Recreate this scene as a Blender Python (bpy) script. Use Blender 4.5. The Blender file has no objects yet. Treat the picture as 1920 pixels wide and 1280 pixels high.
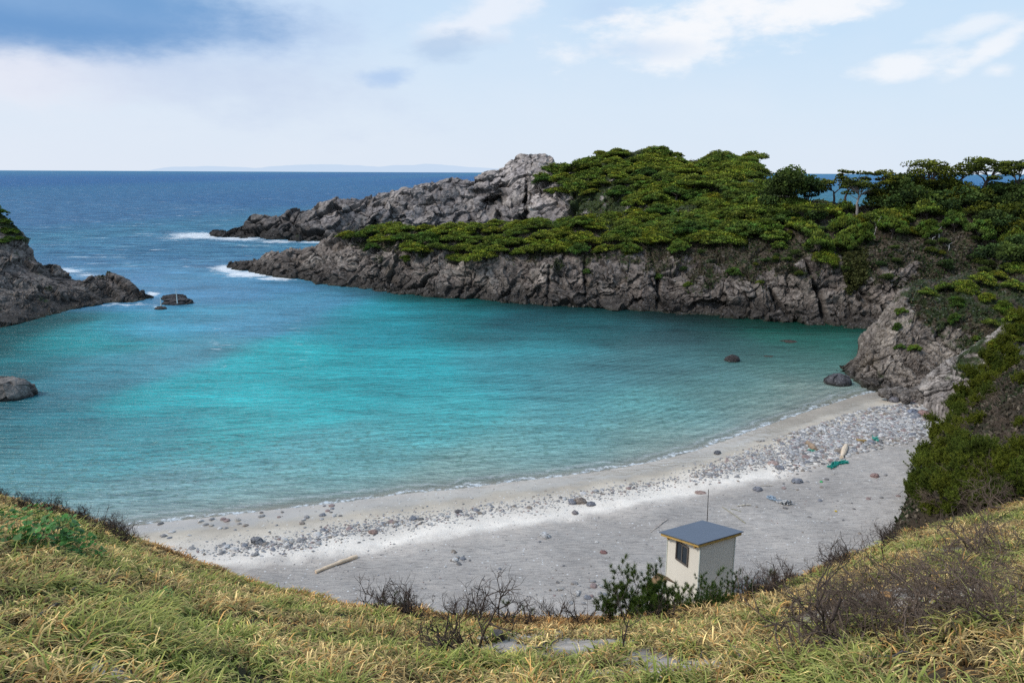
import bpy, math, random
import numpy as np
from mathutils import Matrix, Vector
from mathutils.bvhtree import BVHTree
random.seed(7)
RNG = np.random.default_rng(11)
sc = bpy.context.scene
COL = sc.collection
F = 1387.0; H = 16.0; PITCH = math.radians(12.87); ROLL = math.radians(-0.25)

# ------------------------------------------------------------------ camera
cam_d = bpy.data.cameras.new('camera'); cam = bpy.data.objects.new('camera', cam_d); COL.objects.link(cam)
cam_d.sensor_width = 36; cam_d.lens = 36 * F / 1920; cam_d.clip_start = .1; cam_d.clip_end = 90000
ROT = Matrix.Rotation(math.pi/2 - PITCH, 3, 'X') @ Matrix.Rotation(-ROLL, 3, 'Z')
cam.matrix_world = Matrix.Translation((0, 0, H)) @ ROT.to_4x4()
sc.camera = cam
RN = np.array(ROT)
def ray(px, py):
    px = np.asarray(px, float); py = np.asarray(py, float)
    v = np.stack([(px-960)/F, (640-py)/F, -np.ones_like(px)], -1)
    return v @ RN.T
def at_z(px, py, z=0.0):
    d = ray(px, py); t = (z-H)/d[..., 2]
    return np.array([0, 0, H]) + d*t[..., None]
def at_y(px, py, y):
    d = ray(px, py); t = np.asarray(y)/d[..., 1]
    return np.array([0, 0, H]) + d*t[..., None]
def lin(r, g, b):
    return tuple(((c/255)/12.92 if c/255 <= .04045 else ((c/255+.055)/1.055)**2.4) for c in (r, g, b))

# ------------------------------------------------------------------ numpy noise
def _hash(ix, iy, iz, seed):
    h = (ix.astype(np.uint32)*np.uint32(374761393) + iy.astype(np.uint32)*np.uint32(668265263)
         + iz.astype(np.uint32)*np.uint32(2147483647-57885161) + np.uint32((seed*974634777) & 0xffffffff))
    h = (h ^ (h >> np.uint32(13)))*np.uint32(1274126177); h ^= h >> np.uint32(16)
    h = h*np.uint32(2246822519); h ^= h >> np.uint32(13)
    return h
_g = np.random.default_rng(3).normal(size=(256, 3)); _g /= np.linalg.norm(_g, axis=1)[:, None]
def perlin(p, seed=0):
    with np.errstate(over='ignore'):
        i = np.floor(p).astype(np.int64); f = p-i; u = f*f*f*(f*(f*6-15)+10); out = 0
        for dx in (0, 1):
            for dy in (0, 1):
                for dz in (0, 1):
                    g = _g[_hash(i[:, 0]+dx, i[:, 1]+dy, i[:, 2]+dz, seed) & np.uint32(255)]
                    w = (u[:, 0] if dx else 1-u[:, 0])*(u[:, 1] if dy else 1-u[:, 1])*(u[:, 2] if dz else 1-u[:, 2])
                    out = out + w*((f[:, 0]-dx)*g[:, 0]+(f[:, 1]-dy)*g[:, 1]+(f[:, 2]-dz)*g[:, 2])
    return out*1.5
def fbm(p, o=5, seed=0, ridged=False):
    s = 0; a = .5
    for k in range(o):
        n = perlin(p*(2.03**k)+k*17.3, seed+k)
        s = s + a*((1-2*np.abs(n)) if ridged else n); a *= .5
    return s
def worley(p, seed=0):
    with np.errstate(over='ignore'):
        i = np.floor(p).astype(np.int64); F1 = np.full(len(p), 9.); F2 = F1.copy(); ID = np.zeros(len(p))
        for dx in (-1, 0, 1):
            for dy in (-1, 0, 1):
                for dz in (-1, 0, 1):
                    c = i+np.array([dx, dy, dz]); h = _hash(c[:, 0], c[:, 1], c[:, 2], seed)
                    o = np.stack([(h & np.uint32(1023))/1023., ((h >> np.uint32(10)) & np.uint32(1023))/1023., ((h >> np.uint32(20)) & np.uint32(1023))/1023.], 1)
                    d = np.linalg.norm(c+o-p, axis=1); m = d < F1
                    F2 = np.where(m, F1, np.minimum(F2, d)); ID = np.where(m, (h % np.uint32(997))/997., ID); F1 = np.where(m, d, F1)
    return F1, F2, ID
def worley_f(p, seed=0):
    """cells whose faces are randomly tilted planes: angular blocks"""
    with np.errstate(over='ignore'):
        i = np.floor(p).astype(np.int64); F1 = np.full(len(p), 9.); F2 = F1.copy(); ID = np.zeros(len(p)); D = np.zeros_like(p)
        for dx in (-1, 0, 1):
            for dy in (-1, 0, 1):
                for dz in (-1, 0, 1):
                    c = i+np.array([dx, dy, dz]); h = _hash(c[:, 0], c[:, 1], c[:, 2], seed)
                    o = np.stack([(h & np.uint32(1023))/1023., ((h >> np.uint32(10)) & np.uint32(1023))/1023., ((h >> np.uint32(20)) & np.uint32(1023))/1023.], 1)
                    v = p-c-o; d = np.linalg.norm(v, axis=1); m = d < F1
                    F2 = np.where(m, F1, np.minimum(F2, d)); ID = np.where(m, (h % np.uint32(997))/997., ID); D = np.where(m[:, None], v, D); F1 = np.where(m, d, F1)
    g = _g[(ID*996.9).astype(int) % 256]
    return F1, F2, ID, (D*g).sum(1)
def ss(a, b, x):
    t = np.clip((x-a)/(b-a), 0, 1); return t*t*(3-2*t)
def mixc(a, b, t):
    return a*(1-t[:, None]) + np.asarray(b)*t[:, None]

# ------------------------------------------------------------------ mesh helpers
def mesh_np(name, V, Fc, cols=None, attrs=None, smooth=False):
    """V (n,3); Fc list of int arrays (m,k)"""
    V = np.asarray(V, np.float32)
    if not isinstance(Fc, (list, tuple)): Fc = [Fc]
    Fc = [np.asarray(f, np.int32) for f in Fc if len(f)]
    me = bpy.data.meshes.new(name)
    me.vertices.add(len(V)); me.vertices.foreach_set('co', V.ravel())
    loops = np.concatenate([f.ravel() for f in Fc]); tot = np.concatenate([np.full(len(f), f.shape[1]) for f in Fc])
    st = np.concatenate([[0], np.cumsum(tot)[:-1]]).astype(np.int32)
    me.loops.add(len(loops)); me.loops.foreach_set('vertex_index', loops)
    me.polygons.add(len(tot)); me.polygons.foreach_set('loop_start', st)
    me.polygons.foreach_set('use_smooth', np.full(len(tot), smooth))
    me.update(calc_edges=True)
    if cols is not None:
        a = me.color_attributes.new('Col', 'FLOAT_COLOR', 'POINT')
        c = np.ones((len(V), 4), np.float32); c[:, :3] = cols; a.data.foreach_set('color', c.ravel())
    for k, v in (attrs or {}).items():
        a = me.attributes.new(k, 'FLOAT', 'POINT'); a.data.foreach_set('value', np.asarray(v, np.float32))
    return me
def obj(name, me, m=None, parent=None, loc=None):
    if m is not None and not me.materials: me.materials.append(m)
    o = bpy.data.objects.new(name, me); COL.objects.link(o)
    if parent: o.parent = parent
    if loc is not None: o.location = loc
    return o
def tag(o, label=None, cat=None, group=None, kind=None):
    for k, v in (('label', label), ('category', cat), ('group', group), ('kind', kind)):
        if v: o[k] = v
    return o
def empty(name, loc, label, cat, group=None, rz=0):
    o = bpy.data.objects.new(name, None); COL.objects.link(o); o.location = loc; o.rotation_euler = (0, 0, rz)
    o.empty_display_size = .2
    return tag(o, label, cat, group)
def grid_faces(n, m):
    i = np.arange(n-1)[:, None]*m + np.arange(m-1)[None, :]
    i = i.ravel(); return np.stack([i, i+1, i+m+1, i+m], 1)
def grid_normals(P):
    du = np.gradient(P, axis=1); dv = np.gradient(P, axis=0); n = np.cross(du, dv)
    return n/(np.linalg.norm(n, axis=2, keepdims=True)+1e-9)

class MB:
    def __init__(s): s.V = []; s.T = []; s.Q = []; s.C = []; s.n = 0
    def add(s, V, Fc, c):
        V = np.asarray(V, float); s.V.append(V); f = np.asarray(Fc, int)+s.n
        (s.T if f.shape[1] == 3 else s.Q).append(f)
        c = np.asarray(c, float); s.C.append(np.broadcast_to(c, (len(V), 3)) if c.ndim == 1 else c); s.n += len(V)
    def tube(s, pts, rad, c, k=6, cap=True):
        pts = np.asarray(pts, float); n = len(pts); rad = np.broadcast_to(np.asarray(rad, float), (n,))
        t = np.gradient(pts, axis=0); t /= np.linalg.norm(t, axis=1)[:, None]+1e-9
        up = np.array([.3, .2, 1.]) if abs(t[0, 2]) < .9 else np.array([1., .1, 0])
        a = np.cross(t, up); a /= np.linalg.norm(a, axis=1)[:, None]+1e-9; b = np.cross(t, a)
        th = np.arange(k)*2*np.pi/k
        V = (pts[:, None]+rad[:, None, None]*(np.cos(th)[None, :, None]*a[:, None]+np.sin(th)[None, :, None]*b[:, None])).reshape(-1, 3)
        i = np.arange(n-1)[:, None]*k+np.arange(k)[None, :]; j = np.arange(n-1)[:, None]*k+((np.arange(k)+1) % k)[None, :]
        s.add(V, np.stack([i, j, j+k, i+k], -1).reshape(-1, 4), c)
        if cap and k > 3:
            base = s.n-len(V)
            for r in (0, n-1):
                q = np.arange(k)+base+r*k
                s.T.append(np.array([[q[0], q[x], q[x+1]] for x in range(1, k-1)]))
    def box(s, o, ax, ay, az, c):
        """o corner, ax/ay/az edge vectors"""
        o, ax, ay, az = map(lambda v: np.asarray(v, float), (o, ax, ay, az))
        V = [o, o+ax, o+ax+ay, o+ay, o+az, o+ax+az, o+ax+ay+az, o+ay+az]
        s.add(V, [[0, 3, 2, 1], [4, 5, 6, 7], [0, 1, 5, 4], [1, 2, 6, 5], [2, 3, 7, 6], [3, 0, 4, 7]], c)
    def mesh(s, name, smooth=False):
        Fc = []
        if s.T: Fc.append(np.concatenate(s.T))
        if s.Q: Fc.append(np.concatenate(s.Q))
        return mesh_np(name, np.concatenate(s.V), Fc, np.concatenate(s.C), smooth=smooth)

# ------------------------------------------------------------------ materials
def new_mat(name):
    m = bpy.data.materials.new(name); m.use_nodes = True; nt = m.node_tree
    b = nt.nodes['Principled BSDF']; return m, nt, b
def N(nt, t, **kw):
    n = nt.nodes.new(t)
    for k, v in kw.items():
        if k.startswith('i_'):
            key = k[2:]; key = int(key) if key.isdigit() else key.replace('_', ' ')
            n.inputs[key].default_value = v
        else: setattr(n, k, v)
    return n
def ramp(nt, stops, fac=None):
    r = nt.nodes.new('ShaderNodeValToRGB'); e = r.color_ramp.elements
    while len(e) < len(stops): e.new(.5)
    for x, (p, c) in zip(e, stops):
        x.position = p; x.color = (*c, 1) if len(c) == 3 else c
    if fac is not None: nt.links.new(fac, r.inputs[0])
    return r
def mixrgb(nt, mode, fac, a, b):
    n = nt.nodes.new('ShaderNodeMix'); n.data_type = 'RGBA'; n.blend_type = mode
    for s, v in ((n.inputs[0], fac), (n.inputs[6], a), (n.inputs[7], b)):
        if hasattr(v, 'is_linked'): nt.links.new(v, s)
        else: s.default_value = v if not isinstance(v, tuple) or len(v) == 4 else (*v, 1)
    return n.outputs[2]
def math_n(nt, op, a, b=None, c=None, clamp=False):
    n = nt.nodes.new('ShaderNodeMath'); n.operation = op; n.use_clamp = clamp
    for i, v in enumerate((a, b, c)):
        if v is None: continue
        if hasattr(v, 'is_linked'): nt.links.new(v, n.inputs[i])
        else: n.inputs[i].default_value = v
    return n.outputs[0]
def noise(nt, vec, scale, detail=4, rough=.55, dist=0):
    n = nt.nodes.new('ShaderNodeTexNoise'); n.inputs['Scale'].default_value = scale
    n.inputs['Detail'].default_value = detail; n.inputs['Roughness'].default_value = rough; n.inputs['Distortion'].default_value = dist
    nt.links.new(vec, n.inputs['Vector']); return n.outputs[0]
def attr_mat(name, scale=3., amount=.35, rough=.85, spec=.2, bump=.15, bump_scale=12., speckle=0, trans=0, vary=False):
    """Col attribute times procedural noise"""
    m, nt, b = new_mat(name); L = nt.links.new
    a = N(nt, 'ShaderNodeAttribute', attribute_name='Col'); g = N(nt, 'ShaderNodeNewGeometry').outputs['Position']
    n1 = noise(nt, g, scale, 5, .6)
    r = ramp(nt, [(.25, (1-amount,)*3), (.75, (1+amount,)*3)], n1)
    c = mixrgb(nt, 'MULTIPLY', 1.0, a.outputs['Color'], r.outputs[0])
    if speckle:
        n2 = noise(nt, g, speckle, 3, .7); r2 = ramp(nt, [(.60, (0, 0, 0)), (.74, (1, 1, 1))], n2)
        f = math_n(nt, 'MULTIPLY', r2.outputs[0], .62)
        c = mixrgb(nt, 'MIX', f, c, (.52, .50, .49))
        n3 = noise(nt, g, speckle*1.7, 2, .6); r3 = ramp(nt, [(.28, (.35, .35, .35)), (.42, (1, 1, 1))], n3)
        c = mixrgb(nt, 'MULTIPLY', .8, c, r3.outputs[0])
    if vary:
        oi = N(nt, 'ShaderNodeObjectInfo'); c = mixrgb(nt, 'MULTIPLY', 1.0, c, ramp(nt, [(0, (.62, .72, .8)), (.35, (.9, 1.0, 1.0)), (.7, (1.08, 1.05, .9)), (1, (1.18, 1.14, .85))], oi.outputs['Random']).outputs[0])
    L(c, b.inputs['Base Color']); b.inputs['Roughness'].default_value = rough; b.inputs['Specular IOR Level'].default_value = spec
    if trans:
        t = N(nt, 'ShaderNodeBsdfTranslucent'); L(c, t.inputs[0]); ms = N(nt, 'ShaderNodeMixShader', i_0=trans)
        L(b.outputs[0], ms.inputs[1]); L(t.outputs[0], ms.inputs[2]); L(ms.outputs[0], nt.nodes['Material Output'].inputs[0])
    if bump:
        bn = N(nt, 'ShaderNodeBump'); bn.inputs['Strength'].default_value = 1; bn.inputs['Distance'].default_value = bump
        L(noise(nt, g, bump_scale, 5, .65), bn.inputs['Height']); L(bn.outputs[0], b.inputs['Normal'])
    return m
M_ROCK = attr_mat('rock', 1.3, .38, .88, .25, .10, 5., speckle=4.5)
M_ROCKN = attr_mat('rock_near', 2.5, .42, .85, .3, .09, 7., speckle=6)
M_STONE = attr_mat('stone', 9, .25, .75, .3, .02, 30.)
M_FOL = attr_mat('foliage', .9, .42, .75, .15, 0, trans=.18, vary=True)
M_BARK = attr_mat('bark', 9, .35, .9, .1, .01, 40.)
M_GRASS = attr_mat('grass', .8, .22, .7, .2, 0, trans=.2)
M_WOOD = attr_mat('wood', 6, .22, .7, .25, .004, 40.)
M_DUNE = attr_mat('dune', 2.2, .3, .95, .1, .03, 14.)
M_PLAIN = attr_mat('paint', 1.6, .05, .6, .3, 0.0008, 60.)
M_METAL = attr_mat('metal', 3, .05, .6, .25, 0)
M_LEAF = attr_mat('leaf', 14, .25, .5, .35, 0, trans=.2)
m, nt, b = new_mat('glass'); b.inputs['Base Color'].default_value = (.03, .04, .05, 1); b.inputs['Roughness'].default_value = .1; b.inputs['Specular IOR Level'].default_value = .25; M_GLASS = m

# ------------------------------------------------------------------ world
w = bpy.data.worlds.new('World'); sc.world = w; w.use_nodes = True; nt = w.node_tree; L = nt.links.new
bg = nt.nodes['Background']
SUN_EL = 46; SUN_AZ = -112       # degrees, az measured from +Y clockwise: sun behind-left
sky = N(nt, 'ShaderNodeTexSky'); sky.sky_type = 'NISHITA'; sky.sun_disc = False
sky.sun_elevation = math.radians(SUN_EL); sky.sun_rotation = math.radians(SUN_AZ); sky.dust_density = 2; sky.air_density = 1.0
tc = N(nt, 'ShaderNodeTexCoord'); sx = N(nt, 'ShaderNodeSeparateXYZ'); L(tc.outputs['Generated'], sx.inputs[0])
az = math_n(nt, 'ARCTAN2', sx.outputs[0], sx.outputs[1]); el = math_n(nt, 'ARCSINE', sx.outputs[2])
skyc = N(nt, 'ShaderNodeVectorMath', operation='SCALE'); L(sky.outputs[0], skyc.inputs[0]); skyc.inputs['Scale'].default_value = .10
eln = math_n(nt, 'DIVIDE', el, math.pi/2)
SK = 1.0
haze = ramp(nt, [(0, lin(224, 236, 250)), (.05, lin(216, 234, 251)), (.12, lin(196, 226, 252)), (.3, lin(170, 206, 244)), (1, lin(160, 190, 228))], eln)
side = ramp(nt, [(.0, (1, 1, 1)), (1, (0, 0, 0))], math_n(nt, 'MULTIPLY_ADD', az, .8, .5))
base = mixrgb(nt, 'MIX', .95, skyc.outputs[0], haze.outputs[0])
base = mixrgb(nt, 'MIX', math_n(nt, 'MULTIPLY', side.outputs[0], .35), base, lin(232, 235, 246))
cv = N(nt, 'ShaderNodeCombineXYZ'); L(az, cv.inputs[0]); L(math_n(nt, 'MULTIPLY', el, 2.2), cv.inputs[1])
n_d = N(nt, 'ShaderNodeTexNoise', noise_dimensions='3D'); n_d.inputs['Scale'].default_value = 12; n_d.inputs['Detail'].default_value = 8; n_d.inputs['Roughness'].default_value = .6; L(cv.outputs[0], n_d.inputs['Vector'])
n_e = N(nt, 'ShaderNodeTexNoise', noise_dimensions='3D'); n_e.inputs['Scale'].default_value = 4.0; n_e.inputs['Detail'].default_value = 5; n_e.inputs['Roughness'].default_value = .55; L(cv.outputs[0], n_e.inputs['Vector'])
# broad soft variation over the whole sky
r_ = ramp(nt, [(.42, (0, 0, 0)), (.70, (1, 1, 1))], n_e.outputs[0])
base = mixrgb(nt, 'MIX', math_n(nt, 'MULTIPLY', r_.outputs[0], .16), base, lin(236, 240, 248))
def cloud(base, px, py, rx, ry, col, op, edge=.55, tilt=0, amp=2.0):
    d = ray(px, py); d = d/np.linalg.norm(d); a0 = math.atan2(d[0], d[1]); e0 = math.asin(d[2])
    c_, s_ = math.cos(tilt), math.sin(tilt)
    u = math_n(nt, 'SUBTRACT', az, a0); v = math_n(nt, 'SUBTRACT', el, e0)
    ur = math_n(nt, 'ADD', math_n(nt, 'MULTIPLY', u, c_*F/rx), math_n(nt, 'MULTIPLY', v, s_*F/rx))
    vr = math_n(nt, 'ADD', math_n(nt, 'MULTIPLY', u, -s_*F/ry), math_n(nt, 'MULTIPLY', v, c_*F/ry))
    q = math_n(nt, 'SQRT', math_n(nt, 'ADD', math_n(nt, 'MULTIPLY', ur, ur), math_n(nt, 'MULTIPLY', vr, vr)))
    q = math_n(nt, 'ADD', q, math_n(nt, 'MULTIPLY_ADD', n_d.outputs[0], amp, -amp/2))
    mr = N(nt, 'ShaderNodeMapRange', interpolation_type='SMOOTHSTEP'); L(q, mr.inputs[0])
    mr.inputs[1].default_value = 1+edge*.6; mr.inputs[2].default_value = 1-edge*1.2; mr.inputs[3].default_value = 0; mr.inputs[4].default_value = op
    return mixrgb(nt, 'MIX', mr.outputs[0], base, col)
W1 = lin(248, 250, 254)
for c_ in [(40, 125, 170, 62, lin(236, 236, 246), .75, .8, 0), (330, 115, 330, 75, lin(200, 214, 238), .75, .9, -.15), (520, 30, 160, 60, lin(196, 216, 244), .6, .9, 0),
           (430, 62, 190, 50, lin(186, 208, 238), .8, .8, .1, 1.4), (110, 22, 350, 62, lin(126, 167, 214), .95, .5, .02, 1.1), (60, 48, 230, 30, lin(108, 154, 206), .8, .7, 0, 1.2), (300, 5, 150, 26, lin(114, 160, 210), .7, .8, 0, 1.4),
           (900, 42, 125, 36, lin(236, 242, 252), .85, .6, .4, 2.8), (835, 92, 80, 24, lin(184, 208, 236), .85, .6, .15, 2.6),
           (640, 72, 55, 20, lin(196, 216, 242), .6, .9, 0), (730, 143, 48, 17, lin(180, 206, 240), .85, .6, .1, 2.4), (1130, 15, 60, 25, lin(190, 212, 242), .5, .9, 0),
           (1320, 50, 205, 50, W1, .95, .6, .12, 3.2), (1540, 8, 170, 28, W1, .9, .6, .1, 3.0), (1200, 92, 90, 18, lin(200, 220, 244), .6, .8, 0),
           (1700, 126, 80, 17, W1, .8, .7, .12, 3.4), (1850, 96, 60, 15, W1, .75, .7, .6, 3.2), (1822, 50, 52, 14, W1, .6, .7, .2, 3.2), (1872, 133, 24, 10, W1, .7, .7, 0, 3.0)]:
    base = cloud(base, *c_)
L(base, bg.inputs['Color']); bg.inputs['Strength'].default_value = SK
sd = bpy.data.lights.new('sun', 'SUN'); sd.energy = 2.3; sd.angle = math.radians(11); sd.color = (1, .955, .9)
so = bpy.data.objects.new('sun', sd); COL.objects.link(so)
e_, a_ = math.radians(SUN_EL), math.radians(SUN_AZ)
so.rotation_euler = Vector((math.sin(a_)*math.cos(e_), math.cos(a_)*math.cos(e_), math.sin(e_))).to_track_quat('Z', 'Y').to_euler()

# ------------------------------------------------------------------ polylines of the cove
def pl_z(pts, z=0.): a = np.array(pts, float); return at_z(a[:, 0], a[:, 1], z)
SHORE = pl_z([(-700, 1010), (-200, 1010), (120, 1000), (250, 985), (400, 968), (560, 950), (660, 939), (750, 926), (860, 916), (950, 904), (1050, 893), (1150, 879), (1230, 864), (1300, 846), (1370, 822), (1430, 800), (1500, 776), (1560, 757), (1605, 742), (1650, 733), (1720, 726), (1900, 715), (2200, 700)])
BOUND = pl_z([(-700, 1100), (-200, 1090), (120, 1082), (340, 1068), (440, 1064), (560, 1054), (700, 1032), (800, 1015), (900, 1000), (1000, 985), (1100, 966), (1200, 950), (1300, 930), (1400, 908), (1480, 888), (1560, 858), (1640, 830), (1720, 800), (1800, 770), (1950, 745), (2300, 730)], .7)
def pdist(P, PL):
    """signed distance of points to polyline (positive to the right/inland side)"""
    P = P[:, :2]; best = np.full(len(P), 1e9); sg = np.ones(len(P))
    for a, b in zip(PL[:-1, :2], PL[1:, :2]):
        ab = b-a; t = np.clip(((P-a) @ ab)/(ab @ ab), 0, 1); q = a+t[:, None]*ab; d = np.linalg.norm(P-q, axis=1)
        s = ab[0]*(P[:, 1]-a[1])-ab[1]*(P[:, 0]-a[0]); m = d < best-1e-6
        best = np.where(m, d, best); sg = np.where(m, np.where(s < 0, 1, -1), sg)
    return best*sg
def beach_z(P, d1=None):
    if d1 is None: d1 = pdist(P, SHORE)
    z = np.where(d1 > 0, np.minimum(d1, 6)*.115 + np.clip(d1-6, 0, 12)*.06+np.clip(d1-18, 0, 40)*.09, np.maximum(d1*.11, -3.0)-np.clip(-d1-8, 0, 40)*.08)
    p = np.column_stack([P[:, 0], P[:, 1], np.zeros(len(P))])
    return z+np.clip(d1, 0, 3)/3*(.12*perlin(p*.25, 5)+.035*perlin(p*np.array([1., 1.6, 1]), 6))+.012*perlin(p*3.1, 8)

# near slope + right hillside
E_px = np.array([-900, -400, 0, 100, 230, 330, 470, 640, 850, 1000, 1200, 1300, 1400, 1500, 1620, 1700, 1800, 1920, 2300, 2800.])
E_py = np.array([790, 840, 930, 950, 1003, 1042, 1096, 1132, 1162, 1166, 1158, 1140, 1118, 1088, 1034, 1000, 975, 945, 850, 800.])
E_Y = np.array([16, 16, 15, 14.6, 13.4, 12.4, 11.6, 10.8, 10, 10, 10, 10.2, 10.8, 11.8, 13.2, 14.4, 15.2, 16, 16, 16.])
E_P = at_y(E_px, E_py, E_Y); E_T = E_P[:, 0]/E_P[:, 1]
FOOT = np.array([(1640, 1010), (1672, 968), (1692, 925), (1712, 885), (1735, 845), (1752, 800), (1775, 770), (1830, 745), (1990, 730), (2400, 715)], float)
FOOT = at_z(FOOT[:, 0], FOOT[:, 1], 1.9); FOOT = np.vstack([[FOOT[0, 0]-.2, -10, 0], FOOT])
def near_z(P):
    x, y = P[:, 0], P[:, 1]; t = x/np.maximum(y, 1.8)
    Y = np.interp(t, E_T, E_P[:, 1]); Z = np.interp(t, E_T, E_P[:, 2])
    r = np.clip(y/Y, -.3, 1); base = 14.35+(Z-14.35)*(r*.86+.14*r*r)
    out = np.maximum(y-Y, 0); z = base-(out*.62+.25*np.minimum(out, 2)**2*.5+.4*np.maximum(out-2, 0))
    p = np.column_stack([x, y, 0*x]); z = z+.16*fbm(p*.55, 4, 21)+.05*fbm(p*2.4, 3, 22)
    return z
def hill_z(P):
    d = -pdist(P, FOOT[::-1]); p = np.column_stack([P[:, 0], P[:, 1], 0*d])
    y = P[:, 1]; cap = np.interp(y, [0, 14, 20, 30, 36, 44, 60], [14, 12.6, 10.5, 9.8, 9.5, 8.5, 8.5])
    z = 1.0+cap*(1-np.exp(-np.maximum(d, -2)*1.25/cap*1.5))
    return np.where(d > -2, z, -5)+(.5*fbm(p*.35, 4, 31)+.1*fbm(p*1.7, 3, 32))*ss(0, 2, d)
def ground_z(P):
    a = near_z(P); b = hill_z(P); h = np.clip(.5+.5*(a-b)/1.2, 0, 1)
    return b*(1-h)+a*h+1.2*h*(1-h)

SCRUB = []
GROUND = []    # for raycasts
def keep(V, Fc): GROUND.append(BVHTree.FromPolygons(V.tolist(), Fc.tolist()))

# ------------------------------------------------------------------ beach sheet
xs = np.concatenate([np.arange(-60, -16, .5), np.arange(-16, 30, .085), np.arange(30, 60, .5)])
ys = np.concatenate([np.arange(-6, 17, .6), np.arange(17, 40, .075), np.arange(40, 62, .14), np.arange(62, 100, 1.5)])
X, Y = np.meshgrid(xs, ys); P = np.column_stack([X.ravel(), Y.ravel()]); D1 = pdist(P, SHORE); D2 = pdist(P, BOUND)
Zb = beach_z(P, D1)
tb = D1/np.maximum(D1-D2, .3)      # 0 at the water's edge, 1 at the grey sand
tb = np.where(D2 > 0, 1+D2*.2, np.clip(tb, -9, 1)); tb = np.where(D1 < 0, D1*.2, tb)
V = np.column_stack([P, Zb])
me = mesh_np('beach', V, grid_faces(len(ys), len(xs)), attrs={'band': tb, 'inland': D1}, smooth=True)
m, nt, b = new_mat('sand'); L = nt.links.new
g = N(nt, 'ShaderNodeNewGeometry').outputs['Position']; at = N(nt, 'ShaderNodeAttribute', attribute_name='band').outputs['Fac']; di = N(nt, 'ShaderNodeAttribute', attribute_name='inland').outputs['Fac']
na = noise(nt, g, .9, 5, .6); nb = noise(nt, g, 14, 4, .7); nc = noise(nt, g, .35, 3)
t2 = math_n(nt, 'ADD', at, math_n(nt, 'MULTIPLY_ADD', na, .34, -.17)); t3 = math_n(nt, 'MULTIPLY_ADD', t2, 1/3., 1/3.)   # map -1..2 -> 0..1
def q(v): return (v+1)/3
cr = ramp(nt, [(q(-1), (.46, .50, .42)), (q(-.25), (.50, .47, .38)), (q(0.0), (.40, .37, .34)), (q(.18), (.37, .35, .325)), (q(.34), (.40, .37, .325)), (q(.48), (.52, .49, .445)), (q(.68), (.62, .60, .575)), (q(.90), (.72, .70, .68)), (q(1.04), (.43, .41, .40)), (q(1.25), (.345, .335, .335)), (q(2), (.365, .355, .355))], t3)
c = mixrgb(nt, 'MULTIPLY', 1., mixrgb(nt, 'MULTIPLY', 1., cr.outputs[0], (1.29, 1.20, 1.08)), ramp(nt, [(.3, (.86, .86, .86)), (.7, (1.08, 1.08, 1.08))], nb).outputs[0])
c = mixrgb(nt, 'MULTIPLY', 1., c, ramp(nt, [(.3, (.80, .80, .80)), (.7, (1.1, 1.1, 1.09))], nc).outputs[0])
# fine wind streaks lying along the beach
mp = N(nt, 'ShaderNodeMapping'); mp.inputs['Scale'].default_value = (1.3, 8, 1); mp.inputs['Rotation'].default_value = (0, 0, math.radians(-22)); L(g, mp.inputs[0])
ns = noise(nt, mp.outputs[0], 1.6, 5, .7)
c = mixrgb(nt, 'MULTIPLY', ramp(nt, [(q(.95), (0, 0, 0)), (q(1.1), (1, 1, 1))], t3).outputs[0], c, ramp(nt, [(.34, (.60, .60, .61)), (.50, (1.0, 1.0, 1.0)), (.7, (1.16, 1.16, 1.14))], ns).outputs[0])
# specks: shells, coral crumbs and dark grit
vo = N(nt, 'ShaderNodeTexVoronoi'); vo.inputs['Scale'].default_value = 5.5; L(g, vo.inputs['Vector'])
vs = N(nt, 'ShaderNodeSeparateColor'); L(vo.outputs['Color'], vs.inputs[0])
sp = math_n(nt, 'MULTIPLY', math_n(nt, 'LESS_THAN', vo.outputs['Distance'], .22), math_n(nt, 'GREATER_THAN', vs.outputs[0], .72))
c = mixrgb(nt, 'MIX', math_n(nt, 'MULTIPLY', sp, .75), c, ramp(nt, [(0, (.14, .13, .13)), (.55, (.3, .27, .25)), (.6, (.75, .74, .72)), (1, (.8, .8, .78))], vs.outputs[1]).outputs[0])
# wrack spots under the water
L(c, b.inputs['Base Color'])
wet = ramp(nt, [(q(.22), (.16,)*3), (q(.36), (.9,)*3)], t3); L(wet.outputs[0], b.inputs['Roughness']); b.inputs['Specular IOR Level'].default_value = .4
bn = N(nt, 'ShaderNodeBump'); bn.inputs['Distance'].default_value = .03
dry = ramp(nt, [(q(.3), (.05,)*3), (q(.5), (1,)*3)], t3); L(dry.outputs[0], bn.inputs['Strength'])
L(math_n(nt, 'ADD', nb, math_n(nt, 'MULTIPLY', ns, 1.3)), bn.inputs['Height']); L(bn.outputs[0], b.inputs['Normal'])
tag(obj('beach', me, m), 'pale sand beach curving round the cove', kind='structure')
keep(V[:, :], grid_faces(len(ys), len(xs)))

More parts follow.
